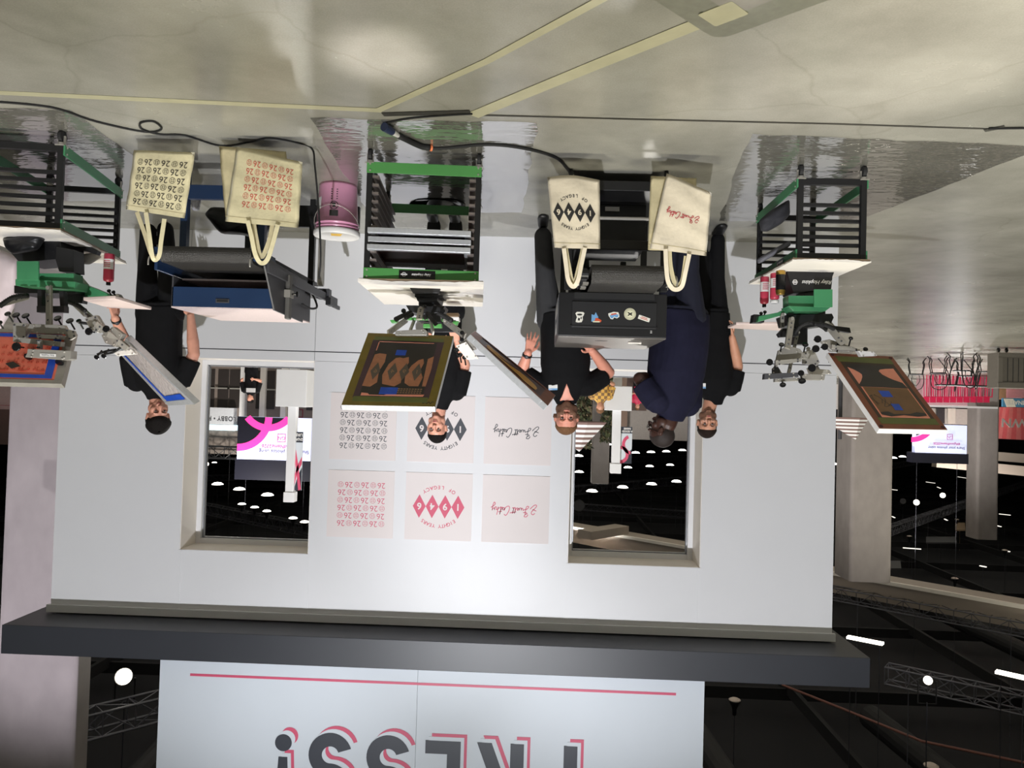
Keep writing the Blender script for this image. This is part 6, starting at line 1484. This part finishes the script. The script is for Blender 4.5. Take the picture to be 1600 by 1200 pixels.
def person(lab, ankles, knees, hips, sh, elb, wri, head, face, skin, tee, trou, build=1.0, headk=1.0, hands=(None, None), hair=None, beard=None, badge=None, glasses=False, watch=None, vneck=False, vox=.0055, belly=0.0, up=(0, 0, 1), grp=None, neckdir=None, detail=True, arm_r=1.0, hairk=1.0, shirtlen=.06, bighead=1.0, name='person'):
    base = (Vector(ankles[0])+Vector(ankles[1]))/2; base.z = 0
    t = thing(name, lab, 'person', base, grp)
    X = (Vector(sh[1])-Vector(sh[0])); sw = X.length; Xn = X.normalized(); hc = (Vector(hips[0])+Vector(hips[1]))/2; sc_ = (Vector(sh[0])+Vector(sh[1]))/2
    Z = (sc_-hc).normalized(); Fd = Xn.cross(Z).normalized()
    f = Vector(face).normalized(); hx = f.cross(Vector(up)).normalized(); hu = hx.cross(f).normalized(); head = Vector(head)
    b = build
    # ---- body (one skin)
    bm = B(); P = headparts(bm, head, hx, f, hu, headk, bighead)
    nk = sc_+Z*.035; cap(bm, P(0, -.022, -.06), nk, .056*headk*bighead, .060*b, 16)
    loft(bm, [(hc, Xn*.13*b, Fd*.09*b), (hc.lerp(sc_, .5), Xn*.12*b, Fd*.09*b), (hc.lerp(sc_, .85), Xn*sw*.40, Fd*.10*b), (sc_+Z*.02, Xn*sw*.30, Fd*.07*b)], 20)
    for i in (0, 1):
        cap(bm, sh[i], elb[i], .050*b*arm_r, .042*b*arm_r); cap(bm, elb[i], Vector(elb[i]).lerp(Vector(wri[i]), .35), .041*b*arm_r, .043*b*arm_r); cap(bm, Vector(elb[i]).lerp(Vector(wri[i]), .3), wri[i], .043*b*arm_r, .027*b)
        if hands[i]: hand(bm, Vector(wri[i]), *hands[i])
        else:
            dd = (Vector(wri[i])-Vector(elb[i])).normalized(); hand(bm, Vector(wri[i]), dd, Fd, .18, .35, .1, 1 if i else -1)
        cap(bm, hips[i], knees[i], .065*b, .045); cap(bm, knees[i], ankles[i], .045, .035)
    me = remesh(bm, 'body', vox); me.materials.clear(); me.materials.append(SK[skin]); pr = Proj(me)
    body = obj('body', me, SK[skin], t, smooth=True)
    # NOTE me has been moved into the empty's frame; keep projecting in world space with pr
    # ---- shirt
    bm = B(); w0 = sw/2
    loft(bm, [(hc-Z*shirtlen, Xn*.165*b, Fd*(.125*b)), (hc+Z*.06, Xn*.162*b, Fd*(.122*b+belly*.7)), (hc.lerp(sc_, .35), Xn*.160*b, Fd*(.118*b+belly)), (hc.lerp(sc_, .65), Xn*max(.165*b, w0*.86), Fd*(.122*b+belly*.5)), (hc.lerp(sc_, .88), Xn*w0*1.02, Fd*.118*b), (sc_+Z*.015, Xn*w0*.92, Fd*.095*b), (sc_+Z*.052, Xn*w0*.74, Fd*.085*b), (sc_+Z*.085, Xn*max(w0*.54, .09*b), Fd*.076*b), (sc_+Z*.115, Xn*max(w0*.40, .076*b), Fd*.069*b), (sc_+Z*.140, Xn*.066*b, Fd*.064*b), (sc_+Z*.148, Xn*.062*b, Fd*.060*b)], 28)
    for i in (0, 1):
        s0 = Vector(sh[i]); e0 = Vector(elb[i]); cap(bm, s0.lerp(sc_, .12), s0.lerp(e0, .35), .072*b, .072*b); end = s0.lerp(e0, .80)
        d = (e0-s0).normalized(); lathe(bm, [(.068*b, -.02), (.070*b, (end-s0).length*.6), (.068*b, (end-s0).length)], s0, d, 18)
    me = remesh(bm, 'shirt', .0085, 3); prs = Proj(me); shirt = obj('t_shirt', me, tee, t, smooth=True)
    # ---- trousers
    bm = B(); loft(bm, [(hc-Z*.09, Xn*.158*b, Fd*.118*b), (hc+Z*.03, Xn*.155*b, Fd*.115*b)], 22)
    for i in (0, 1):
        cap(bm, hips[i], knees[i], .092*b, .066*b); cap(bm, knees[i], Vector(ankles[i]).lerp(Vector(knees[i]), .1), .066*b, .058*b)
    me = remesh(bm, 'trousers', .010, 3); obj('trousers', me, trou, t, smooth=True)
    # ---- shoes
    for i in (0, 1):
        a = Vector(ankles[i]); fd = Fd.copy(); fd.z = 0; fd.normalize(); sd = Vector((-fd.y, fd.x, 0)); bm = B(); z = Vector((0, 0, 1)); a0 = Vector((a.x, a.y, 0))
        q = [(-.075, .034, .05), (-.05, .042, .075), (0, .042, .085), (.06, .044, .06), (.12, .047, .042), (.165, .040, .034), (.19, .022, .022)]
        rg = []
        for yv, wv, hv in q:
            rg.append((a0+fd*yv+z*hv/2, sd*wv, z*hv/2))
        loft(bm, rg, 14); obj('shoe', bm, M_SHOE, t, smooth=True)
    if not detail:
        if hair: bm = B(); ell(bm, P(0, -.02, .045), (.082*headk, .1*headk, .085*headk), Matrix((hx, f, hu)).transposed()); obj('hair', bm, hair[0], t, smooth=True)
        return t
    # ---- face
    for s in (-1, 1):
        bm = B(); ell(bm, P(.031*s, .0835, .010), (.0118*headk, .0098*headk, .0068*headk), Matrix((hx, f, hu)).transposed(), 12, 8); ey = obj('eye', bm, M_EYEW, t, smooth=True)
        bm = B(); ell(bm, P(.031*s, .0915, .0095), (.0062*headk, .0035*headk, .0058*headk), Matrix((hx, f, hu)).transposed(), 10, 6); obj('iris', bm, M_IRIS, ey, smooth=True)
        bm = patch(pr, P(0, .2, 0), hx*headk, hu*headk, -f, [(.014*s, .027), (.022*s, .033), (.036*s, .035), (.050*s, .028), (.036*s, .029), (.022*s, .027)], .0022, 3); obj('eyebrow', bm, hair[0] if hair else M_HAIRK, t)
        bm = patch(pr, P(0, .2, 0), hx*headk, hu*headk, -f, [(.018*s, .014), (.026*s, .0185), (.036*s, .0185), (.046*s, .013), (.036*s, .0165), (.026*s, .0165)], .0035, 2); obj('eyelid', bm, M_IRIS, t)
    bm = patch(pr, P(0, .2, 0), hx*headk, hu*headk, -f, [(-.024, -.052), (-.010, -.0475), (0, -.049), (.010, -.0475), (.024, -.052), (.012, -.0605), (0, -.063), (-.012, -.0605)], .0018, 4); lp = obj('lips', bm, M_LIP if skin != 'dark' else M_LIPD, t)
    bm = patch(pr, P(0, .2, 0), hx*headk, hu*headk, -f, [(-.021, -.0535), (0, -.0525), (.021, -.0535), (0, -.0552)], .0028, 2); obj('mouth_line', bm, M_IRIS, lp)
    hr0 = P(0, -.005, .015)
    def shell(nm, mt, hfun, nu=56, nv=34):
        """hair grown as a shell over the head; hfun(local direction) gives its thickness"""
        bm = B(); V_ = {}
        for j in range(nv+1):
            th = PI*(.02+.96*j/nv)
            for i in range(nu):
                ph = 2*PI*i/nu; ld = Vector((math.sin(th)*math.cos(ph), math.sin(th)*math.sin(ph), math.cos(th)))
                d = hx*ld.x+f*ld.y+hu*ld.z; h = pr.hit(hr0+d*.4, -d); h0 = hfun(ld)
                if h is None or (h-hr0).length > .19*headk: h = hr0+d*.09
                V_[j, i] = (bm.verts.new(h+d*(h0 if h0 > 0 else -.004)), h0)
        for j in range(nv):
            for i in range(nu):
                q = [V_[j, i], V_[j, (i+1) % nu], V_[j+1, (i+1) % nu], V_[j+1, i]]
                if max(v[1] for v in q) > 0: bm.faces.new([v[0] for v in q])
        for v in [v for v in bm.verts if not v.link_faces]: bm.verts.remove(v)
        me_ = bpy.data.meshes.new(nm); bmesh.ops.recalc_face_normals(bm, faces=bm.faces); bm.to_mesh(me_); bm.free(); return obj(nm, me_, mt, t, smooth=True)
    if hair:
        hm, line, thick = hair
        def hf(l):
            # hairline: high at the forehead, low at the nape, sideburns before the ears
            fr = l.y; lim = line+.0 if fr > .45 else (line-(.45-fr)*1.05 if fr > -.2 else -.62)
            if abs(l.x) > .8 and -.25 < l.y < .3: lim = max(lim, .12)
            e = l.z-lim
            return -1 if e < 0 else thick*min(1, .25+e*3)*(1.25 if l.z > .5 else .8)
        shell('hair', hm, hf)
    if beard:
        bmt, bth, full = beard
        def bf(l):
            if l.y < -.05 or l.z > (-.16 if full else -.30): return -1
            if abs(l.x) < .30 and l.z > -.52 and l.y > .6: # mouth region opening
                if l.z > -.36 or (abs(l.x) < .2 and -.52 < l.z): return -1
            if l.z > -.30 and l.y > .74 and abs(l.x) < .5: return -1
            if l.z < -.93: return -1
            return bth
        shell('beard', bmt, bf)
    if glasses:
        bm = B()
        for s in (-1, 1):
            pts = [P(.033*s+.024*math.cos(a), .104, .008+.018*math.sin(a)) for a in [2*PI*i/14 for i in range(15)]]; tube(bm, pts, .0022, 6)
            tube(bm, [P(.056*s, .103, .013), P(.074*s, .07, .012), P(.084*s, -.005, .010), P(.084*s, -.03, -.008)], .0024, 6)
        tube(bm, [P(-.010, .106, .012), P(.010, .106, .012)], .002, 6); obj('glasses', bm, M_BLACKG, t, smooth=True)
    if badge:
        o_ = Vector(badge); bm = patch(prs, o_+Fd*.3, Xn, Z, -Fd, [(-.037, -.022), (.037, -.022), (.037, .022), (-.037, .022)], .003, 2); bd = obj('name_badge', bm, M_LABEL, shirt, smooth=False)
        bm = patch(prs, o_+Fd*.3, Xn, Z, -Fd, [(-.037, .008), (.037, .008), (.037, .022), (-.037, .022)], .004, 2); obj('badge_stripe', bm, M_SB, bd) if False else obj('badge_stripe', bm, M_SB, shirt)
    if vneck:
        o_ = sc_+Z*.07; bm = patch(prs, o_+Fd*.3, Xn, Z, -Fd, [(-.058, .045), (0, .05), (.058, .045), (.0, -.095)], .003, 5); obj('open_collar_skin', bm, SK[skin], shirt, smooth=True)
    else:
        pass
    if watch is not None:
        i = watch; d = (Vector(wri[i])-Vector(elb[i])).normalized(); c = Vector(wri[i])-d*.025; bm = B(); lathe(bm, [(.031*b, -.011), (.033*b, -.009), (.033*b, .009), (.031*b, .011)], c, d, 20); wt = obj('watch_strap', bm, M_BLACK, t, smooth=True)
        bm = B(); nd = (CAM-c); nd = (nd-d*nd.dot(d)).normalized(); lathe(bm, [(.016, 0), (.017, .004), (.013, .009)], c+nd*.029*b, nd, 16); obj('watch_face', bm, M_DGREY, wt, smooth=True)
    return t
def mid(v, dx=0, dy=0, dz=0): return Vector(v)+Vector((dx, dy, dz))
# --- the bearded man by the black dryer
y = -.72
person('bearded man in a black t-shirt with a name badge, standing behind the black dryer', [at(848, 362, y), at(905, 362, y)], [at(852, 432, y-.03), at(906, 432, y-.03)], [at(860, 500, y), at(904, 500, y)],
    [at(919, 603, y), at(850, 606, y)][::1], [at(951, 582, y+.05), at(815, 582, y+.05)], [at(925, 548, y-.14), at(825, 551, y-.05)],
    at(885, 653, y-.03), (.02, -1, -.10), 'fair', M_TEE, M_CHAR, build=1.28, headk=1.10, bighead=1.06,
    hands=(None, ((at(834, 520, y-.05)-at(825, 551, y-.05)), (.25, 1, 0), .20, .18, .30, -1)), hair=(M_HAIRB, .62, .010), beard=(M_STUB, .012, True), badge=at(864, 605.5, y-.1), watch=1, vneck=True, belly=.035, arm_r=.95)
# --- short-haired man behind the middle press
y = -.72
person('short-haired man in a black t-shirt standing behind the middle press, partly hidden by its screens', [at(678, 345, y), at(712, 345, y)], [at(677, 412, y), at(712, 412, y)], [at(675, 488, y), at(710, 488, y)],
    [at(717, 613, y), at(660, 614, y)], [at(727, 570, y), at(648, 566, y)], [at(714, 533, y-.18), at(664, 535, y-.2)],
    at(683, 669, y-.04), (.10, -1, -.06), 'light', M_TEE, M_TROU, build=1.0, headk=.98, hair=(M_HAIRK, .50, .009), belly=0)
# --- dark-haired man behind the right press
y = -1.0
person('dark-haired man in black looking down, hand on the right press platen, behind a raised screen', [at(232, 355, y), at(258, 352, y)], [at(230, 420, y-.02), at(262, 420, y-.02)], [at(232, 492, y), at(268, 492, y)],
    [at(284, 596, y), at(209, 597, y)], [at(303, 553, y), at(200, 546, y-.1)], [at(298, 494, y+.02), at(180, 497, y-.42)],
    at(247, 650, y-.06), (-.62, -.85, -.72), 'light', M_TEE, M_TROU, build=1.12, headk=1.02,
    hands=(None, ((.15, -.15, -1), (.5, .2, 0), .165, 1.15, .08, -1)), hair=(M_HAIRK, .36, .022), watch=1)
# --- big man in navy seen from behind
y = -1.08
person('large bald man with glasses in a navy t-shirt seen from behind', [at(1078, 352, y), at(1052, 350, y+.12)], [at(1074, 425, y), at(1050, 425, y+.1)], [at(1078, 500, y), at(1052, 500, y+.1)],
    [at(1081, 618, y-.06), at(1027, 622, y+.06)][::1] if False else [at(1024, 626, y-.10), at(1078, 632, y+.14)], [at(1000, 592, y-.05), at(1080, 575, y+.22)], [at(1020, 592, y+.10), at(1050, 570, y+.30)],
    at(1035, 673, y+.0), (.90, .38, -.42), 'dark', M_NAVYT, M_NAVYP, build=1.42, headk=1.08, bighead=1.05,
    hands=(((.1, .3, .35), (.5, .6, .2), .18, .9, .1, 1), None), glasses=True, belly=.05, arm_r=.92, hair=(pm('shaved_hair_dark', (40, 30, 27), .7), .55, .001))
# --- young man with the badge at the left
y = -.52
person('young dark-haired man with a badge on his black t-shirt, hand on the left press platen', [at(1122, 368, y), at(1094, 368, y)], [at(1120, 435, y), at(1096, 435, y)], [at(1122, 500, y), at(1096, 500, y)],
    [at(1145, 606, y), at(1084, 606, y)], [at(1153, 572, y), at(1080, 568, y)], [at(1144, 527, y-.16), at(1092, 528, y-.05)],
    at(1105, 661, y-.04), (.08, -1, -.04), 'tan', M_TEE, M_TROU, build=1.04, headk=1.0,
    hands=(((-.05, -.2, -1), (.6, .1, 0), .17, .5, .1, 1), None), hair=(M_HAIRD, .50, .010), beard=(pm('light_stubble', (132, 94, 74), .7, nz=(120, .2)), .0015, False), badge=at(1096, 603, y-.1))
# badge paper held by the big man
bm = B(); q = at(1024, 596, -1.12); slab(bm, [q+Vector(v) for v in ((-.03, 0, -.05), (.03, .02, -.045), (.035, .02, .045), (-.02, 0, .055))], (0, -1, 0), .004); tag(obj('event_badge', bm, M_LABEL), 'white patterned event badge held by the big man in navy', 'badge')
# --- small figures far away
def small(lab, px, pyf, d, h, tee, trou, skin, hair, face=(0, -1, 0), grp=None, ph=None, detail=False):
    x = at(px, pyf, d).x; s = h/1.75
    g = lambda a, b_, z: Vector((x+a*s, d+b_*s, z*s))
    person(lab, [g(-.1, 0, .08), g(.1, .0, .08)], [g(-.1, 0, .48), g(.1, 0, .48)], [g(-.09, 0, .92), g(.09, 0, .92)], [g(-.18, 0, 1.42), g(.18, 0, 1.42)], [g(-.25, 0, 1.15), g(.25, 0, 1.15)], [g(-.15, -.18, 1.12), g(.15, -.18, 1.12)], g(0, -.01, 1.63), face, skin, tee, trou, build=1.0, vox=.02, hair=(hair, .3, .01), detail=False, headk=s)
small('distant man in a dark suit seen through the right window', 393, 575, 13.0, 1.78, M_TROU, M_TROU, 'light', M_HAIRK)
bm = B(); q = at(391, 609.5, 12.7); bx(bm, q.x-.14, q.x+.10, 12.68, 12.70, q.z-.05, q.z+.06); tag(obj('paper_sheet', bm, M_LABEL), 'white papers held by the distant man in the dark suit', 'paper')
M_PLAID = pm('yellow_plaid', (214, 160, 70), .8)
nt = M_PLAID.node_tree; ck = nt.nodes.new('ShaderNodeTexChecker'); ck.inputs['Scale'].default_value = 16; ck.inputs[1].default_value = (.72, .42, .09, 1); ck.inputs[2].default_value = (.25, .14, .06, 1)
tcn = nt.nodes.new('ShaderNodeTexCoord'); nt.links.new(tcn.outputs['Object'], ck.inputs['Vector']); nt.links.new(ck.outputs['Color'], nt.nodes['Principled BSDF'].inputs['Base Color'])
small('distant person in a yellow plaid shirt seen through the left window beside the bearded man', 940, 560, 8.2, 1.72, M_PLAID, M_TROU, 'tan', M_HAIRB)
small('tiny distant figure in a red top seen through the left window', 997, 590, 21.5, 1.7, M_REDS, M_TROU, 'light', M_HAIRB)
